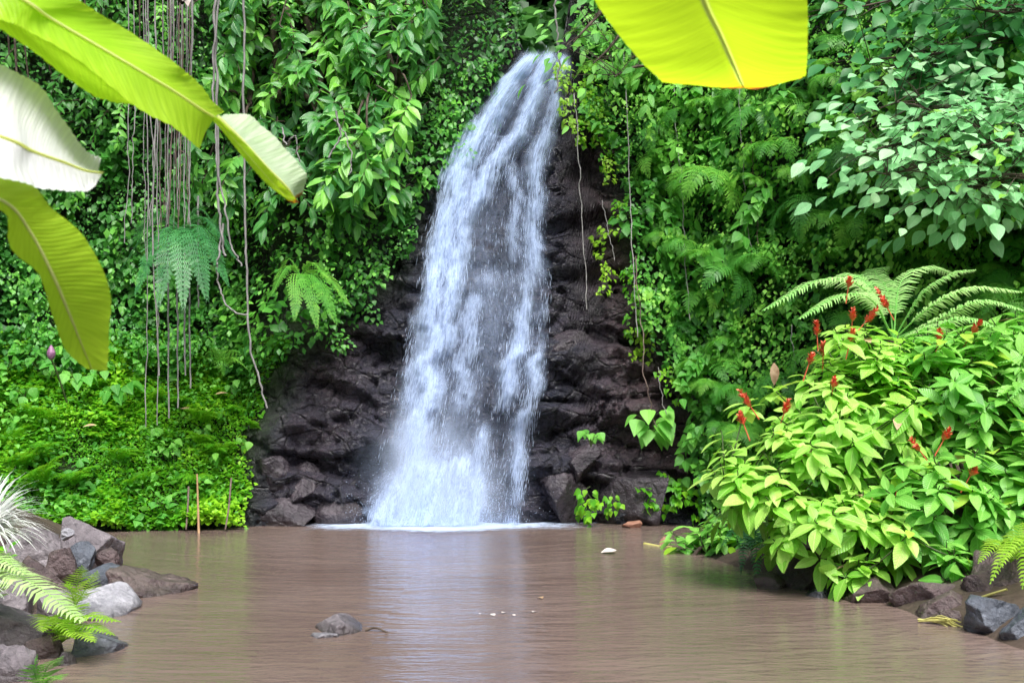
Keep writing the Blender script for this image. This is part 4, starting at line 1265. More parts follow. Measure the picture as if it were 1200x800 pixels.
boulder(20, 740, 84, 800, 6.7, 'brown stone in shadow under the yellow-green fern', 'rock_brown', 54, None, .3, group=GR)
boulder(-20, 668, 40, 720, 8.0, 'grey stone behind the arching pale frond', 'rock', 55, None, .3, group=GR)
boulder(364, 720, 436, 754, 7.5, 'grey rock standing alone out of the brown water', 'rock', 15, 0.22, .3)
boulder(362, 738, 400, 752, 7.35, 'low flat grey stone awash at the foot of the lone rock', 'rock_pale', 16, 0.14, .5, name='stone')
GQ = 'rocks under the red-flowered shrub'
boulder(1122, 694, 1215, 742, 7.5, 'blue-grey striped boulder at the water edge, below the yellow fern', 'rock_slate', 21, None, .3, group=GQ)
boulder(1165, 690, 1290, 745, 7.2, 'dark slate boulder overlapped by the striped one, cut by the frame', 'rock_slate', 22, None, .3, group=GQ)
boulder(1046, 678, 1135, 728, 8.3, 'brown mossy rock behind the dry straw', 'rock_brown', 23, None, .3, group=GQ)
boulder(908, 640, 985, 698, 9.4, 'rounded dark brown boulder hidden behind the lowest shrub leaves', 'rock_brown', 24, None, .3, group=GQ)
boulder(880, 668, 926, 695, 9.35, 'flat brown stone at the tip of the shrub bank', 'rock_brown', 25, None, .4, group=GQ, name='stone')
boulder(916, 686, 990, 712, 9.0, 'low bluish rock at the waterline under the rounded dark boulder', 'rock_slate', 26, 0.3, .4, group=GQ)
boulder(980, 670, 1060, 722, 8.7, 'dark earthy rock below the hanging pale leaves', 'rock_brown', 27, None, .3, group=GQ)
boulder(1000, 610, 1150, 700, 9.6, 'large shadowed boulder carrying the shrub roots', 'rock_brown', 28, None, .3, group=GQ)
boulder(1120, 640, 1290, 735, 8.2, 'large brown boulder behind the yellow fern', 'rock_brown', 29, None, .3, group=GQ)
boulder(1070, 690, 1128, 722, 8.0, 'dark flat stone beside the dry straw, behind the striped boulder', 'rock_brown', 61, None, .4, group=GQ, name='stone')
boulder(1128, 668, 1190, 706, 8.0, 'brown stone directly under the pale dry stalk', 'rock_brown', 62, None, .4, group=GQ, name='stone')
boulder(1088, 712, 1126, 733, 7.8, 'small low stone with straw lying against it', 'rock_brown', 63, None, .4, group=GQ, name='stone')
boulder(1180, 655, 1290, 712, 8.3, 'grey-brown boulder under the roots of the yellow fern', 'rock', 64, None, .4, group=GQ)
boulder(960, 700, 1004, 718, 8.75, 'small dark stone between the low bluish rock and the earthy one', 'rock_brown', 65, None, .5, group=GQ, name='stone')
GB = 'wet boulders at the foot of the cliff'
boulder(632, 386, 700, 432, 14.98, 'dark rounded boulder wedged in the cliff beside the waterfall', 'rock_wet', 31, 0.40, 0.05)
boulder(296, 532, 346, 582, 14.62, 'wet purple boulder against the cliff, closest to the leafy bank', 'rock_wet', 32, 0.35, .1, group=GB)
boulder(334, 540, 380, 588, 14.62, 'shiny bluish wet boulder between the bank and the waterfall', 'rock_wet', 33, 0.35, .1, group=GB)
boulder(286, 574, 372, 622, 14.47, 'low dark boulder at the waterline below the shiny bluish one', 'rock_wet', 34, 0.35, .2, group=GB)
boulder(368, 570, 432, 620, 14.62, 'dark wet boulder just beside the foam of the fall', 'rock_wet', 35, 0.35, .2, group=GB)
boulder(655, 520, 705, 560, 14.65, 'glistening dark boulder below the small crevice plant', 'rock_wet', 36, 0.35, .1, group=GB)
boulder(630, 552, 690, 612, 14.55, 'dark knobbly boulder at the foot of the fall on the shrub side', 'rock_wet', 37, 0.35, .2, group=GB)
boulder(690, 545, 780, 615, 14.55, 'long dark boulder under the small leafy creepers', 'rock_wet', 38, 0.40, .2, group=GB)
boulder(728, 609, 752, 619, 14.05, 'reddish-brown stone at the far waterline', 'redstone', 39, 0.12, .5, name='stone')
boulder(772, 628, 784, 639, 12.3, 'small pinkish stone beside the yellow floating stick', 'redstone', 40, 0.06, .5, name='stone')


# ------------------------------------------------------------------ floating and fallen bits
def flat_leaf(px, py, Y, L, az, mat, label, name='floating_leaf', group=None, z=None, T=T_obov, lift=0.25):
    p = W(px, py, Y)
    if z is not None:
        p[2] = z
    g = G(); d = np.array([math.cos(az), math.sin(az), lift])
    scatter(g, T, p[None], d[None], np.array([[0, -0.2, 1.0]]), L, 0.5)
    return tag(g.build(name, M[mat], None, p), label, 'leaf', group)


flat_leaf(704, 649, 11.45, 0.17, 0.2, 'paleleaf', 'pale curled leaf floating alone in front of the far reddish stone', z=0.012, lift=0.3)
for x, y in ((562, 720), (575, 720), (588, 719), (600, 721), (624, 718)):
    flat_leaf(x, y, 1.5 * F / (y - HZ), R.uniform(0.03, 0.06), R.uniform(0, 6), 'paleleaf', 'tiny pale petal floating in the middle of the brown pool', 'floating_petal', 'petals floating on the pool', 0.008, lift=0.1)
flat_leaf(636, 702, 8.7, 0.07, 2.0, 'dryleaf', 'tiny tan leaf floating behind the pale petals', z=0.008, lift=0.15)
p = W(756, 638, 12.2)
g = G(); tube(g, [W(755, 637, 12.3), W(772, 640, 12.1), W(788, 641, 12.0)], 0.02, 0.012, 6)
tag(g.build('floating_stick', M['straw']), 'yellow stick lying in the water beside the pinkish stone', 'stick')
g = G(); tube(g, spline([W(428, 738, 7.45), W(440, 735, 7.45), W(455, 741, 7.4)], 8), 0.010, 0.005, 6)
tag(g.build('dead_twig', M['bark']), 'short dark twig sticking out of the water beside the lone rock', 'twig')
g = G(); tube(g, spline([W(231, 555, 13.5), W(232, 590, 13.45), W(233, 625, 13.4)], 8), 0.010, 0.016, 7)
tag(g.build('stake', M['bamboo']), 'thin tan stake standing upright at the edge of the ground cover', 'stake')
for i in range(2):
    g = G(); tube(g, spline([W(271 - 50 * i, 560 + 10 * i, 13.75), W(268 - 48 * i, 595, 13.6), W(264 - 46 * i, 620, 13.5)], 8), 0.013, 0.010, 6)
    tag(g.build('woody_vine', M['rootdark']), ('brown stem leaning between the tan stake and the wet boulders', 'dim brown stem half hidden in leaves beside the tan stake')[i], 'vine')
c = W(60, 413, 14.2)
g = G(); V, Fc = ICO
b = V * np.array([0.055, 0.055, 0.10]); b[:, 2] += 0.02 * np.abs(b[:, 0]); b[:, :2] *= (1 - 0.55 * np.clip(b[:, 2:3] / 0.1, 0, 1))
g.add(b + c, Fc); tube(g, spline([c + np.array([0, 0, -0.08]), c + np.array([0.05, 0.1, -0.3]), c + np.array([0.1, 0.3, -0.7])], 8), 0.012, 0.014, 5, 1)
tag(g.build('flower_bud', [M['bud'], M['stem']], None, c), 'purple banana flower bud beside the tip of the drooping banana leaf', 'flower bud')
for (px, py, az, lab) in ((97, 500, 0.4, 'curled tan dead leaf lying on the ground cover below the herbs'), (222, 480, 2.6, 'dead brown leaf lying on the ground cover near the root ends'), (50, 432, 1.2, 'dead leaf on the upper part of the leafy bank'), (252, 462, 0.5, 'pale dead leaf at the bank edge near bare rock')):
    q = cliff_hit(np.array([float(px)]), np.array([float(py)]))[0]
    flat_leaf(px, py, q[1] - 0.35, 0.17, az, 'dryleaf', lab, 'dead_leaf', lift=0.3)
q = W(907, 425, 12.0)
g = G(); scatter(g, T_oval, q[None], np.array([[0.05, -0.1, -1.0]]), np.array([[0, -1, 0.1]]), 0.24, 0.5)
tag(g.build('dead_leaf', M['dryleaf'], None, q), 'dead tan leaf dangling on the ferny cliff above the red spikes', 'leaf')
# dry straw at the right waterline
g = G()
for i in range(16):
    a = W(R.uniform(1075, 1095), R.uniform(724, 733), 7.75); b_ = W(R.uniform(1110, 1132), R.uniform(722, 740), 7.6)
    a[2] = max(a[2], 0.01); b_[2] = max(b_[2], 0.0)
    tube(g, spline([a, (a + b_) / 2 + np.array([0, 0, R.uniform(0, 0.035)]), b_], 6), 0.006, 0.004, 4)
tag(g.build('straw_tuft', M['straw']), 'clump of yellow dry straw lying at the water edge by the striped boulder', 'straw')
g = G(); tube(g, spline([W(1140, 704, 7.9), W(1158, 697, 7.8), W(1180, 690, 7.7)], 8), 0.014, 0.008, 6)
tag(g.build('dry_stalk', M['straw']), 'pale dry stalk lying across the rock under the yellow fern', 'stalk')


# ------------------------------------------------------------------ shrubs with red flower spikes
def shrub(name, base, lobes, nros, mat, label, leaf=(0.22, 0.34), per=8, flowers=(), tb=0.55, seed=0, stems=9, cat='shrub', inner=0.3):
    """lobes: (px, py, Y, rx, ry, rz) ellipsoids the crown fills; rosettes of leaves sit at shoot tips over their surface"""
    r = np.random.default_rng(seed)
    root = empty(name, base); tag(root, label, cat)
    inv = Matrix.Translation(-root.location)
    b0 = np.asarray(base, float)
    cs = [(W(a, b, Y), np.array([rx, ry, rz])) for a, b, Y, rx, ry, rz in lobes]
    vol = np.array([(c[1][0] * c[1][2] + c[1][0] * c[1][1]) for c in cs]); vol = vol / vol.sum()
    # main stems
    ends = []
    for i in range(stems):
        c, rr = cs[i % len(cs)]
        e = c + unit(r.normal(0, 1, 3)) * rr * 0.45
        s0 = b0 + np.array([r.normal(0, 0.25), r.normal(0, 0.2), 0])
        g = G(); pts = spline([s0, s0 + (e - s0) * 0.4 + np.array([0, 0, 0.18]), e], 14)
        tube(g, pts, 0.026, 0.010, 6)
        g.build('stem', M['bark'], root).matrix_parent_inverse = inv
        ends.append(pts)
    allp = np.concatenate(ends)
    gl, gt = G(), G()
    P, D, N, S, T = [], [], [], [], []
    n = 0
    while n < nros:
        k = r.choice(len(cs), p=vol); c, rr = cs[k]
        d = unit(r.normal(0, 1, 3))
        if d[2] < -0.75 or d[1] > 0.75: continue
        rad = (r.uniform(0.8, 1.08) if r.random() > 0.22 else r.uniform(1.08, 1.38)) if r.random() > inner else r.uniform(0.4, 0.8)
        p = c + d * rr * rad
        if p[2] < 0.10: continue
        if any((((p - c2) / r2) ** 2).sum() < 0.30 for c2, r2 in cs): continue
        n += 1
        ax = unit(unit(d / rr) * 0.75 + np.array([0, -0.1, 0.75]) + r.normal(0, 0.2, 3))
        j = allp[np.argmin(((allp - p) ** 2).sum(1))]
        tube(gt, spline([j, (j + p) / 2 + np.array([0, 0, -0.03]), p - ax * 0.04, p + ax * 0.02], 7), 0.008, 0.004, 4)
        u = unit(np.cross(ax, r.normal(0, 1, 3))); v = np.cross(ax, u)
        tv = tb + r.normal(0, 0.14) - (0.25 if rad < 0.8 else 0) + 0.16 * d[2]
        m = per + r.integers(-2, 3)
        for q in range(m):
            az = q * 2.4 + r.normal(0, 0.15); f = q / m
            rd = math.cos(az) * u + math.sin(az) * v
            el = 0.55 - 0.75 * (1 - f) * r.uniform(0.5, 1.1)
            dd = unit(rd + ax * el + np.array([0, 0, -0.25]))
            P.append(p - ax * 0.12 * (1 - f) + rd * 0.015); D.append(dd); N.append(unit(ax + rd * -0.35 + np.array([0, 0, 0.5]) + r.normal(0, 0.1, 3)))
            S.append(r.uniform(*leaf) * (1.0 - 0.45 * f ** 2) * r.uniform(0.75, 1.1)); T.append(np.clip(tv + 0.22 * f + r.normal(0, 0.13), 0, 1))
    P, D, N, S, T = [np.array(q) for q in (P, D, N, S, T)]
    old = r.random(len(P)) < 0.05; brown = old & (r.random(len(P)) < 0.25); old &= ~brown; ok = ~(old | brown)
    for sel_, mi in ((ok, 0), (old, 1), (brown, 2)):
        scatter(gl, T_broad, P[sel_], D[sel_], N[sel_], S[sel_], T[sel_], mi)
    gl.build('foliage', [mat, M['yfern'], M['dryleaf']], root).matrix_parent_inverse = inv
    gt.build('branches', M['stem'], root).matrix_parent_inverse = inv
    for (fx, fy, fY, L, lean) in flowers:
        L = L * 0.8
        p = W(fx, fy, fY); g = G()
        ax = unit(np.array([lean, -0.15, 1.0])); bpt = p - ax * L * 0.5
        tube(g, [bpt - ax * 0.16, bpt, bpt + ax * L], 0.006, 0.003, 4)
        nb = 40
        t = r.uniform(-0.25, 1, nb); az = r.uniform(0, 2 * PI, nb)
        u = unit(np.cross(ax, [0.3, 1, 0.1])); v = np.cross(ax, u)
        rd = np.cos(az)[:, None] * u + np.sin(az)[:, None] * v
        scatter(g, tmpl(2, 0.30, 0.3, -0.1), bpt + ax * (t * L)[:, None], rd * 0.8 + ax * 0.7, ax - rd * 0.3, (0.052 * (1 - 0.5 * t) + 0.010) * r.uniform(0.7, 1.2, nb), 0.5)
        g.build('flower_spike', M['flower'], root).matrix_parent_inverse = inv
    return root


shrub('flowering_shrub', W(1000, 690, 9.7), [(1000, 520, 9.5, 0.80, 0.65, 0.78), (920, 560, 9.3, 0.60, 0.55, 0.46), (1030, 440, 9.9, 0.50, 0.5, 0.46), (965, 610, 9.1, 0.62, 0.5, 0.36), (1030, 620, 9.0, 0.45, 0.4, 0.34), (1003, 668, 8.7, 0.20, 0.2, 0.12), (870, 570, 9.2, 0.3, 0.3, 0.22)], 255, M['bush'],
      'bright yellow-green shrub with red flower spikes leaning over the pool', (0.17, 0.29), 8,
      ((957, 384, 9.9, 0.13, -.1), (999, 368, 9.8, 0.12, 0), (1033, 348, 9.8, 0.20, -.6), (1022, 368, 9.7, 0.16, .8), (998, 393, 9.5, 0.12, .2), (965, 408, 9.6, 0.12, 0), (950, 420, 9.3, .10, .3), (977, 448, 9.1, 0.10, .1), (872, 465, 9.3, 0.18, -.7), (922, 475, 9.2, 0.13, .3), (869, 490, 9.0, 0.10, -.4), (995, 330, 10.0, .10, .1)), 0.60, 5, 11)
shrub('flowering_shrub', W(1130, 690, 9.3), [(1130, 500, 9.6, 0.75, 0.6, 0.72), (1190, 420, 9.9, 0.65, 0.5, 0.40), (1095, 590, 8.9, 0.50, 0.45, 0.42), (1200, 590, 8.9, 0.55, 0.5, 0.50), (1270, 500, 9.6, 0.6, 0.6, 0.7), (1100, 420, 10.0, 0.4, 0.4, 0.3), (1112, 660, 8.4, 0.16, 0.2, 0.12)], 300, M['bush2'],
      'deeper green shrub with a few red spikes beside the yellow fern and slate boulders', (0.18, 0.31), 8,
      ((1100, 392, 9.6, 0.12, .1), (1145, 382, 9.6, 0.13, .6), (1072, 520, 8.9, 0.13, -.8), (1110, 508, 9.0, 0.12, .5), (1140, 552, 8.7, 0.08, .5), (1052, 565, 8.9, .09, .1)), 0.55, 6, 11)
shrub('low_shrub', W(850, 668, 11.6), [(838, 640, 11.6, 0.50, 0.35, 0.22), (880, 628, 11.2, 0.40, 0.35, 0.28), (815, 650, 11.9, 0.22, 0.25, 0.16)], 75, M['bush2'],
      'low dark green shrub overhanging the water at the tip of the shrub bank', (0.15, 0.24), 7, (), 0.48, 7, 6)


# pale broad-leaved shrub high on the right
def branch_shrub(name, base, boughs, mat, label, leaf, nleaf, tb, T=tmpl(6, 0.34, 0.2, 0.25, 'oval'), layer=0.25, cat='shrub', spread=0.34):
    root = empty(name, base); tag(root, label, cat); inv = Matrix.Translation(-root.location)
    gw, gl = G(), G()
    P, D, N, S, Tn = [], [], [], [], []
    for pts in boughs:
        B = spline([np.asarray(base, float)] + [W(*p) for p in pts], 24)
        tube(gw, B, 0.035, 0.010, 6)
        for k in range(nleaf):
            i = int(R.integers(6, 24)); f = i / 24
            off = np.clip(R.normal(0, 1, 3), -1.6, 1.6) * np.array([spread, spread, spread * layer]) * (0.6 + f)
            p = B[i] + off
            tn = unit(B[min(i + 1, 23)] - B[i - 1])
            P.append(p); D.append(unit(tn * 0.6 + off * 1.2 + np.array([0, -0.55, -0.35]) + R.normal(0, 0.25, 3))); N.append(unit(np.array([0, -0.5, 1.0]) + R.normal(0, 0.42, 3)))
            S.append(R.uniform(*leaf)); Tn.append(np.clip(tb + R.normal(0, 0.16), 0, 1))
            if k % 3 == 0:
                tube(gw, [B[i], B[i] + off * 0.6 + np.array([0, 0, 0.03]), p], 0.006, 0.003, 4)
    scatter(gl, T, np.array(P), np.array(D), np.array(N), np.array(S), np.array(Tn))
    gw.build('branches', M['bark'], root).matrix_parent_inverse = inv
    gl.build('foliage', mat, root).matrix_parent_inverse = inv
    return root


branch_shrub('pale_shrub', W(1330, 190, 12.3), [[(1220, 170, 12.0), (1110, 160, 11.7), (1010, 178, 11.5)], [(1230, 190, 11.9), (1130, 185, 11.6), (1040, 205, 11.4)], [(1210, 130, 12.0), (1140, 130, 11.8), (1050, 120, 11.7)], [(1240, 215, 11.8), (1170, 215, 11.6), (1100, 228, 11.4)], [(1230, 150, 11.9), (1190, 155, 11.7), (1150, 150, 11.5)]],
             M['pale'], 'pale whitish-green broad-leaved shrub reaching out high above the tree fern', (0.11, 0.22), 300, 0.52, layer=0.6, spread=0.28)
branch_shrub('broadleaf_shrub', W(1330, 60, 12.7), [[(1210, 40, 12.5), (1120, 60, 12.4), (1020, 70, 12.3)], [(1220, 90, 12.4), (1110, 90, 12.3), (1030, 95, 12.2)], [(1200, -20, 12.6), (1100, -10, 12.5), (1000, 10, 12.4)], [(1230, 10, 12.3), (1180, 15, 12.1), (1140, 10, 12.0)]],
             M['bluefern'], 'blue-green broad-leaved shrub at the top, above the pale shrub', (0.15, 0.26), 130, 0.55, layer=0.5, spread=0.30)
branch_shrub('leafy_shrub', W(1340, 230, 11.7), [[(1250, 180, 11.4), (1190, 165, 11.3), (1150, 170, 11.1)], [(1250, 225, 11.4), (1190, 205, 11.2), (1160, 210, 11.1)]],
             M['bush'], 'bright green shrub mixed into the edge of the pale shrub', (0.12, 0.2), 50, 0.5, T=T_oval, layer=0.5)
branch_shrub('leafy_shrub', W(770, -40, 15.2), [[(720, 0, 14.6), (690, 30, 14.3), (672, 50, 14.2)], [(740, 20, 14.5), (715, 55, 14.2), (695, 75, 14.1)], [(780, 60, 14.4), (740, 80, 14.2), (720, 90, 14.0)]],
             M['heart'], 'fresh green shrub hanging beside the waterfall lip, next to the large banana leaf', (0.12, 0.22), 55, 0.55, T=T_oval, layer=0.8)


# tree fern behind the shrubs
def path3(pts):
    return [W(*p) for p in pts]


c0 = W(1047, 398, 10.9)
fr = [[(1047, 398, 10.9), (1012, 338, 10.7), (960, 328, 10.5), (893, 364, 10.2)], [(1047, 398, 10.9), (1022, 352, 10.6), (985, 346, 10.3), (935, 374, 10.0)], [(1047, 398, 10.9), (1015, 332, 11.1), (990, 322, 11.3), (965, 338, 11.5)],
      [(1047, 398, 10.9), (1055, 332, 11.0), (1085, 313, 11.1), (1124, 324, 11.2)], [(1047, 398, 10.9), (1080, 345, 10.8), (1115, 321, 10.7), (1144, 316, 10.6)], [(1047, 398, 10.9), (1092, 358, 10.6), (1140, 337, 10.4), (1198, 342, 10.2)],
      [(1047, 398, 10.9), (1100, 374, 10.5), (1150, 352, 10.2), (1203, 364, 9.9)], [(1047, 398, 10.9), (1090, 385, 10.3), (1130, 372, 10.0), (1180, 388, 9.7)], [(1047, 398, 10.9), (1040, 340, 11.2), (1025, 318, 11.6), (1040, 312, 12.0)]]
tf = empty('tree_fern', W(1047, 640, 10.9)); tag(tf, 'pale green tree fern spreading feathery fronds above the red-flowered shrub', 'tree fern')
inv = Matrix.Translation(-tf.location)
g = G(); tube(g, spline([W(1040, 660, 10.9), W(1050, 520, 10.95), c0], 12), 0.09, 0.06, 10, 0, 0.5, 0.08); g.build('trunk', M['bark'], tf).matrix_parent_inverse = inv
for p in fr:
    g = G(); frond(g, path3(p), 0.22, 40, sub=0, pinw=0.78, droop=0.55, rr=0.010, t0=0.75, fwd=0.4, taper=0.55, base_w=0.4, start=0.2, m=0)
    g.build('frond', M['treefern'], tf).matrix_parent_inverse = inv

# small ferns on the right bank
fern_thing('fern', W(880, 645, 10.6), [path3(p) for p in ([(880, 645, 10.6), (868, 612, 10.4), (845, 640, 10.2)], [(880, 645, 10.6), (890, 615, 10.3), (900, 655, 10.0)], [(880, 645, 10.6), (875, 622, 10.2), (868, 672, 9.9)], [(880, 645, 10.6), (905, 622, 10.3), (925, 640, 10.1)], [(880, 645, 10.6), (885, 630, 10.1), (888, 685, 9.8)])],
           0.15, 26, M['bluefern'], 'feathery blue-green fern between the low shrub and the flowering shrub', droop=0.4)
fern_thing('fern', W(1185, 660, 8.0), [path3(p) for p in ([(1185, 660, 8.0), (1168, 632, 7.9), (1146, 660, 7.7)], [(1185, 660, 8.0), (1190, 628, 7.8), (1172, 665, 7.5)], [(1185, 660, 8.0), (1205, 630, 7.8), (1198, 690, 7.5)], [(1185, 660, 8.0), (1212, 635, 7.9), (1240, 660, 7.7)], [(1185, 660, 8.0), (1180, 640, 7.7), (1160, 684, 7.5)], [(1185, 660, 8.0), (1196, 618, 8.1), (1215, 612, 8.2)])],
           0.13, 20, M['yfern'], 'yellow-green fern growing behind the striped slate boulder', droop=0.4)
fern_thing('fern', W(1250, 480, 9.2), [path3(p) for p in ([(1260, 500, 9.2), (1225, 420, 9.0), (1170, 425, 8.8)], [(1260, 500, 9.2), (1220, 440, 8.9), (1180, 470, 8.7)], [(1260, 500, 9.2), (1240, 400, 9.1), (1200, 385, 9.0)])],
           0.15, 34, M['treefern'], 'light green fern frond arching in beside the deeper green shrub', droop=0.5)

# ------------------------------------------------------------------ left foreground plants
fern_thing('fern', W(-15, 735, 6.9), [path3(p) for p in ([(-15, 735, 6.9), (-5, 670, 6.8), (40, 684, 6.6), (98, 728, 6.4)], [(-15, 735, 6.9), (-40, 670, 6.8), (-10, 650, 6.7), (30, 672, 6.6)])],
           0.22, 34, M['palefern'], 'pale fern arching over the big rounded boulder', droop=0.25, taper=0.5, pinw=0.8, start=0.15, rr=0.007)
fern_thing('fern', W(72, 752, 6.75), [path3(p) for p in ([(72, 752, 6.75), (95, 722, 6.65), (142, 728, 6.5)], [(72, 752, 6.75), (100, 732, 6.6), (135, 744, 6.4)], [(72, 752, 6.75), (84, 715, 6.7), (104, 706, 6.6)], [(72, 752, 6.75), (72, 725, 6.6), (88, 748, 6.4)], [(72, 752, 6.75), (92, 740, 6.5), (112, 752, 6.3)], [(72, 752, 6.75), (58, 722, 6.7), (50, 740, 6.5)])],
           0.16, 20, M['yfern'], 'bright yellow-green fern sprouting between the boulders over the dark low rock', droop=0.25, pinw=0.8, rr=0.006)
fern_thing('fern', W(88, 710, 7.9), [path3(p) for p in ([(88, 710, 7.9), (90, 685, 7.9), (96, 662, 7.8)], [(88, 710, 7.9), (100, 690, 7.85), (114, 668, 7.8)], [(88, 710, 7.9), (84, 695, 7.8), (78, 680, 7.8)])],
           0.14, 16, M['yfern'], 'small upright fern sprig beside the pale flat-topped rock', droop=0.1, rr=0.005)
fern_thing('fern', W(48, 800, 5.9), [path3(p) for p in ([(48, 806, 5.9), (56, 780, 5.85), (74, 768, 5.8)], [(48, 806, 5.9), (62, 792, 5.8), (72, 796, 5.7)], [(48, 806, 5.9), (40, 785, 5.8), (44, 766, 5.8)])],
           0.11, 16, M['wallfern'], 'little dark green fern at the corner boulder by the water', droop=0.15, rr=0.004)


def spiky(base, n, L, label):
    root_g = G(); P, D, N, S, T = [], [], [], [], []
    b0 = np.asarray(base, float)
    for i in range(n):
        az = R.uniform(0, 2 * PI); el = R.uniform(0.15, 1.4); l = L * R.uniform(0.65, 1.1)
        d0 = np.array([math.cos(az) * math.cos(el), math.sin(az) * math.cos(el), math.sin(el)])
        s = np.cross(d0, [0, 0, 1.0]); s = unit(s)
        pts = []
        p = b0.copy(); dd = d0.copy()
        w = 0.0100
        V = []
        for j in range(6):
            ww = w * (1 - (j / 5) ** 2 * 0.95)
            V += [p - s * ww, p + s * ww]
            dd = unit(dd + np.array([0, 0, -0.10 - 0.06 * j])); p = p + dd * l / 5
        q = [(2 * j, 2 * j + 1, 2 * j + 3, 2 * j + 2) for j in range(5)]
        root_g.add(np.array(V), q, float(np.clip(R.normal(0.7, 0.25), 0, 1)))
    return tag(root_g.build('spiky_plant', M['white_blade'], None, b0), label, 'plant')


spiky(W(-14, 622, 6.9), 340, 0.42, 'white variegated spiky grass plant spilling over the grey boulders')
spiky(W(-20, 690, 6.6), 70, 0.25, 'small pale tuft of narrow blades under the white spiky plant').name = 'grass_tuft'


# ------------------------------------------------------------------ banana plants in front
def banana_leaf(rows, mat, parent, burn_end=0.9, sub=8, ribs=True, nr=110, seed=0, sag=0.02, mid_r=0.005, tears=()):
    """rows: (edge A, midrib, edge B), each a world point; lofted, gently pleated along the side veins"""
    A = spline([r[0] for r in rows], nr); S = spline([r[1] for r in rows], nr); B = spline([r[2] for r in rows], nr)
    r = np.random.default_rng(seed)
    lv = np.linspace(0, 1, nr)
    V, U, T = [], [], []
    Tn = unit(np.gradient(S, axis=0)); Nn = unit(np.cross(Tn, B - A))
    for side, E in ((-1, A), (1, B)):
        pass
    f = np.concatenate([-np.linspace(1, 0, sub + 1)[:-1], np.linspace(0, 1, sub + 1)])
    for i in range(nr):
        for q in f:
            E = A[i] if q < 0 else B[i]; a = abs(q)
            p = S[i] + (E - S[i]) * a
            wdt = np.linalg.norm(E - S[i])
            p = p + Nn[i] * (sag * math.sin(a * PI) * wdt * 3 + 0.0014 * math.sin(lv[i] * 150 - a * 9) * a + 0.010 * a * fbm(np.array(lv[i] * 9), np.array(q), 0.0, seed + 3, 2))
            V.append(p); U.append((q, lv[i]))
            brn = 1.5 * float(sstep(0.78, 0.90, lv[i]) * sstep(0.88, 1.0, a)) if burn_end < 0.9 else 0.0
            T.append(np.clip(brn + (1.9 * sstep(burn_end, 1.0, lv[i]) if burn_end < 1 else 0.0) * (0.55 + 0.5 * a) + 0.22 * sstep(0.97, 1.0, a), 0, 1.6))
    m = len(f)
    idx = np.arange(nr * m).reshape(nr, m)
    q = np.stack([idx[:-1, :-1], idx[:-1, 1:], idx[1:, 1:], idx[1:, :-1]], -1).reshape(-1, 4)
    keep = np.ones(len(q), bool)
    for tl, side, dep in tears:          # narrow splits along the side veins
        for c in range(m - 1):
            a = (f[c] + f[c + 1]) / 2
            if a * side > 0 and abs(a) > 1 - dep:
                rr_ = int(np.clip(round((tl + 0.05 * abs(a)) * (nr - 1)), 0, nr - 2)); keep[rr_ * (m - 1) + c] = False
    q = q[keep]
    g = G(); g.add(np.array(V), q, np.array(T), 0, np.array(U))
    inv = Matrix.Translation(-parent.location)
    o = g.build('leaf', M[mat], parent); o.matrix_parent_inverse = inv
    if ribs:
        g = G(); tube(g, S - Nn * 0.002, mid_r, mid_r * 0.35, 8)
        rb = g.build('midrib', M['midrib'], o)
    return o, S


def L3(rows, Y0, Y1, lift=(0, 0, 0), bow=0.0):
    """picture rows -> world, distance running Y0..Y1 along the leaf; lift offsets the distance of (edge A, midrib, edge B)"""
    out = []
    n = len(rows)
    for i, rw in enumerate(rows):
        Y = Y0 + (Y1 - Y0) * i / (n - 1)
        out.append([W(px, py, Y + lift[j]) for j, (px, py) in enumerate(rw)])
    return out


def pseudostem(root, base, top, r=0.12):
    g = G(); tube(g, spline([base, (np.asarray(base) + top) / 2 + np.array([0.02, 0, 0]), top], 14), r, r * 0.55, 14, 0, 0.5, 0.03)
    g.build('pseudostem', M['pseudostem'], root).matrix_parent_inverse = Matrix.Translation(-root.location)


def petiole(root, a, b, c, r=0.022):
    g = G(); tube(g, spline([a, b, c], 14), r, r * 0.6, 8)
    g.build('petiole', M['midrib'], root).matrix_parent_inverse = Matrix.Translation(-root.location)


bl = empty('banana_plant', (-2.5, 2.2, 0.6)); tag(bl, 'banana plant with several broad drooping leaves, one blown white, framing the shaded root curtain', 'banana plant')
ctop = np.array([-2.45, 2.25, 2.3])
pseudostem(bl, np.array([-2.5, 2.2, -0.2]), ctop)
rowsA = [((-200, -150), (-190, -110), (-200, -40)), ((-60, -90), (-70, -50), (-60, 5)), ((40, -20), (10, 0), (0, 34)), ((90, 15), (65, 45), (58, 76)), ((135, 55), (118, 84), (105, 108)), ((168, 92), (155, 110), (140, 121)), ((186, 122), (185, 125), (182, 126))]
oa, Sa = banana_leaf(L3(rowsA, 2.5, 2.95, (0.0, 0.05, -0.12)), 'banana_low', bl, 1.2, seed=1, ribs=False)
rowsB = [((-150, -200), (-190, -130), (-200, -60)), ((0, -90), (-60, -50), (-80, 0)), ((82, -10), (30, 2), (0, 22)), ((117, 16), (62, 24), (40, 40)), ((150, 36), (110, 52), (92, 72)), ((212, 78), (165, 84), (150, 118)), ((228, 92), (205, 108), (195, 146)), ((248, 118), (235, 128), (222, 166)), ((264, 131), (252, 138), (233, 175))]
ob, Sb = banana_leaf(L3(rowsB, 2.4, 2.95, (0.10, 0, -0.06)), 'banana_low', bl, 1.2, seed=2)
rowsT = [((266, 132), (254, 137), (248, 138)), ((296, 138), (282, 164), (274, 166)), ((334, 172), (312, 196), (301, 198)), ((357, 203), (336, 220), (322, 221)), ((355, 228), (346, 236), (340, 234))]
ot, St = banana_leaf(L3(rowsT, 2.95, 3.1, (0.16, 0, 0.02)), 'banana_tip', bl, 0.93, seed=3, mid_r=0.006)
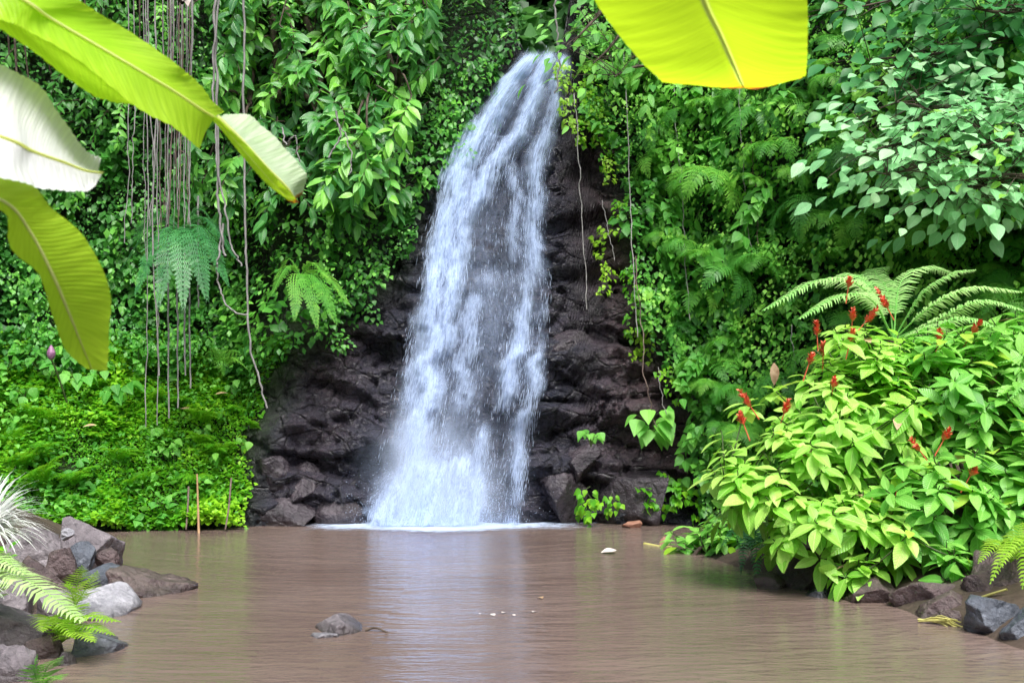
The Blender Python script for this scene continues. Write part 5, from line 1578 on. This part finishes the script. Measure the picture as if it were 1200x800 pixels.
rowsT2 = [((254, 137), (250, 137.5), (246, 138)), ((283, 164), (276, 165), (270, 166)), ((313, 196), (304, 197), (296, 198)), ((335, 220), (326, 221), (318, 221)), ((351, 236), (346, 238), (342, 238))]
banana_leaf(L3(rowsT2, 2.94, 3.08), 'banana_low', bl, 0.9, seed=8, ribs=False, sub=3)
rowsW = [((-260, -20), (-260, 80), (-270, 190)), ((-130, 30), (-140, 120), (-150, 205)), ((0, 78), (0, 160), (-10, 208)), ((42, 97), (40, 178), (36, 216)), ((74, 140), (74, 190), (72, 224)), ((97, 174), (100, 200), (100, 223)), ((118, 186), (120, 203), (112, 217))]
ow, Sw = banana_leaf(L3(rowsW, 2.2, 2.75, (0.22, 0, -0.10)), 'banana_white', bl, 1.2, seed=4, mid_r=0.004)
rowsG = [((-180, 260), (-170, 180), (-140, 110)), ((-90, 265), (-70, 212), (-40, 180)), ((0, 246), (5, 236), (32, 212)), ((14, 292), (36, 272), (60, 243)), ((46, 322), (62, 322), (98, 278)), ((61, 368), (80, 365), (128, 338)), ((76, 408), (95, 402), (127, 395)), ((100, 431), (108, 433), (125, 433))]
og, Sg = banana_leaf(L3(rowsG, 2.2, 2.7, (0.0, 0, 0.05)), 'banana_low', bl, 1.2, seed=5)
for S_ in (Sa, Sb, Sw, Sg):
    petiole(bl, ctop + np.array([0, 0, -0.1]), (ctop + S_[0]) / 2 + np.array([0, 0, 0.12]), S_[1])

br = empty('banana_plant', (1.35, 0.6, 0.1)); tag(br, 'banana plant whose single broad yellow-green leaf with scorched tip hangs in from above', 'banana plant')
rtop = np.array([1.3, 0.65, 2.2]); pseudostem(br, np.array([1.35, 0.6, -0.1]), rtop)
rowsR = [((640, -300), (775, -300), (900, -320)), ((645, -170), (785, -170), (925, -180)), ((672, -55), (808, -60), (942, -60)), ((697, 0), (825, 0), (946, 0)), ((733, 50), (845, 42), (946, 50)), ((768, 88), (860, 76), (945, 80)), ((786, 97), (867, 93), (940, 92)), ((838, 98), (872, 103), (898, 101))]
orr, Sr = banana_leaf(L3(rowsR, 2.15, 3.0, (-0.05, 0, 0.05)), 'banana', br, 0.85, seed=6, mid_r=0.005)
petiole(br, rtop, np.array([1.15, 1.0, 3.1]), Sr[1])

# ------------------------------------------------------------------ light, sky, camera
EL, AZ = math.radians(58), math.radians(165)      # sun height; azimuth from +Y towards +X
sv_ = Vector((math.sin(AZ) * math.cos(EL), math.cos(AZ) * math.cos(EL), math.sin(EL)))
sun = bpy.data.lights.new('sun', 'SUN'); sun.energy = 5.0; sun.angle = math.radians(28.0); sun.color = (1.0, 0.985, 0.955)
so = bpy.data.objects.new('sun', sun); COL.objects.link(so); so.rotation_euler = sv_.to_track_quat('Z', 'Y').to_euler(); so.location = (0, 0, 30)

w = bpy.data.worlds.new('World'); sc.world = w; w.use_nodes = True
nt = w.node_tree; nt.nodes.clear()
sky = nt.nodes.new('ShaderNodeTexSky'); sky.sky_type = 'NISHITA'; sky.sun_disc = False
sky.sun_elevation = EL; sky.sun_rotation = AZ; sky.air_density = 1.0; sky.dust_density = 10.0; sky.ozone_density = 6.0
bg = nt.nodes.new('ShaderNodeBackground'); bg.inputs['Strength'].default_value = 0.15
wo = nt.nodes.new('ShaderNodeOutputWorld')
nt.links.new(sky.outputs[0], bg.inputs[0]); nt.links.new(bg.outputs[0], wo.inputs[0])

cd = bpy.data.cameras.new('camera'); cam = bpy.data.objects.new('camera', cd); COL.objects.link(cam)
cam.location = (0, 0, CH); cam.rotation_euler = (PI / 2, 0, 0)
cd.sensor_width = 36; cd.lens = F / 1200 * 36; cd.shift_y = 80 / 1200
cd.clip_start = 0.05; cd.clip_end = 600
cd.dof.use_dof = True; cd.dof.focus_distance = 13.0; cd.dof.aperture_fstop = 5.6
sc.camera = cam
sc.view_settings.view_transform = 'Standard'; sc.view_settings.look = 'None'; sc.view_settings.exposure = 0; sc.view_settings.gamma = 1
sc.render.engine = 'CYCLES'
sc.cycles.use_denoising = True
sc.cycles.max_bounces = 6; sc.cycles.transparent_max_bounces = 16; sc.cycles.transmission_bounces = 4; sc.cycles.diffuse_bounces = 4
sc.cycles.use_adaptive_sampling = True; sc.cycles.adaptive_threshold = 0.03
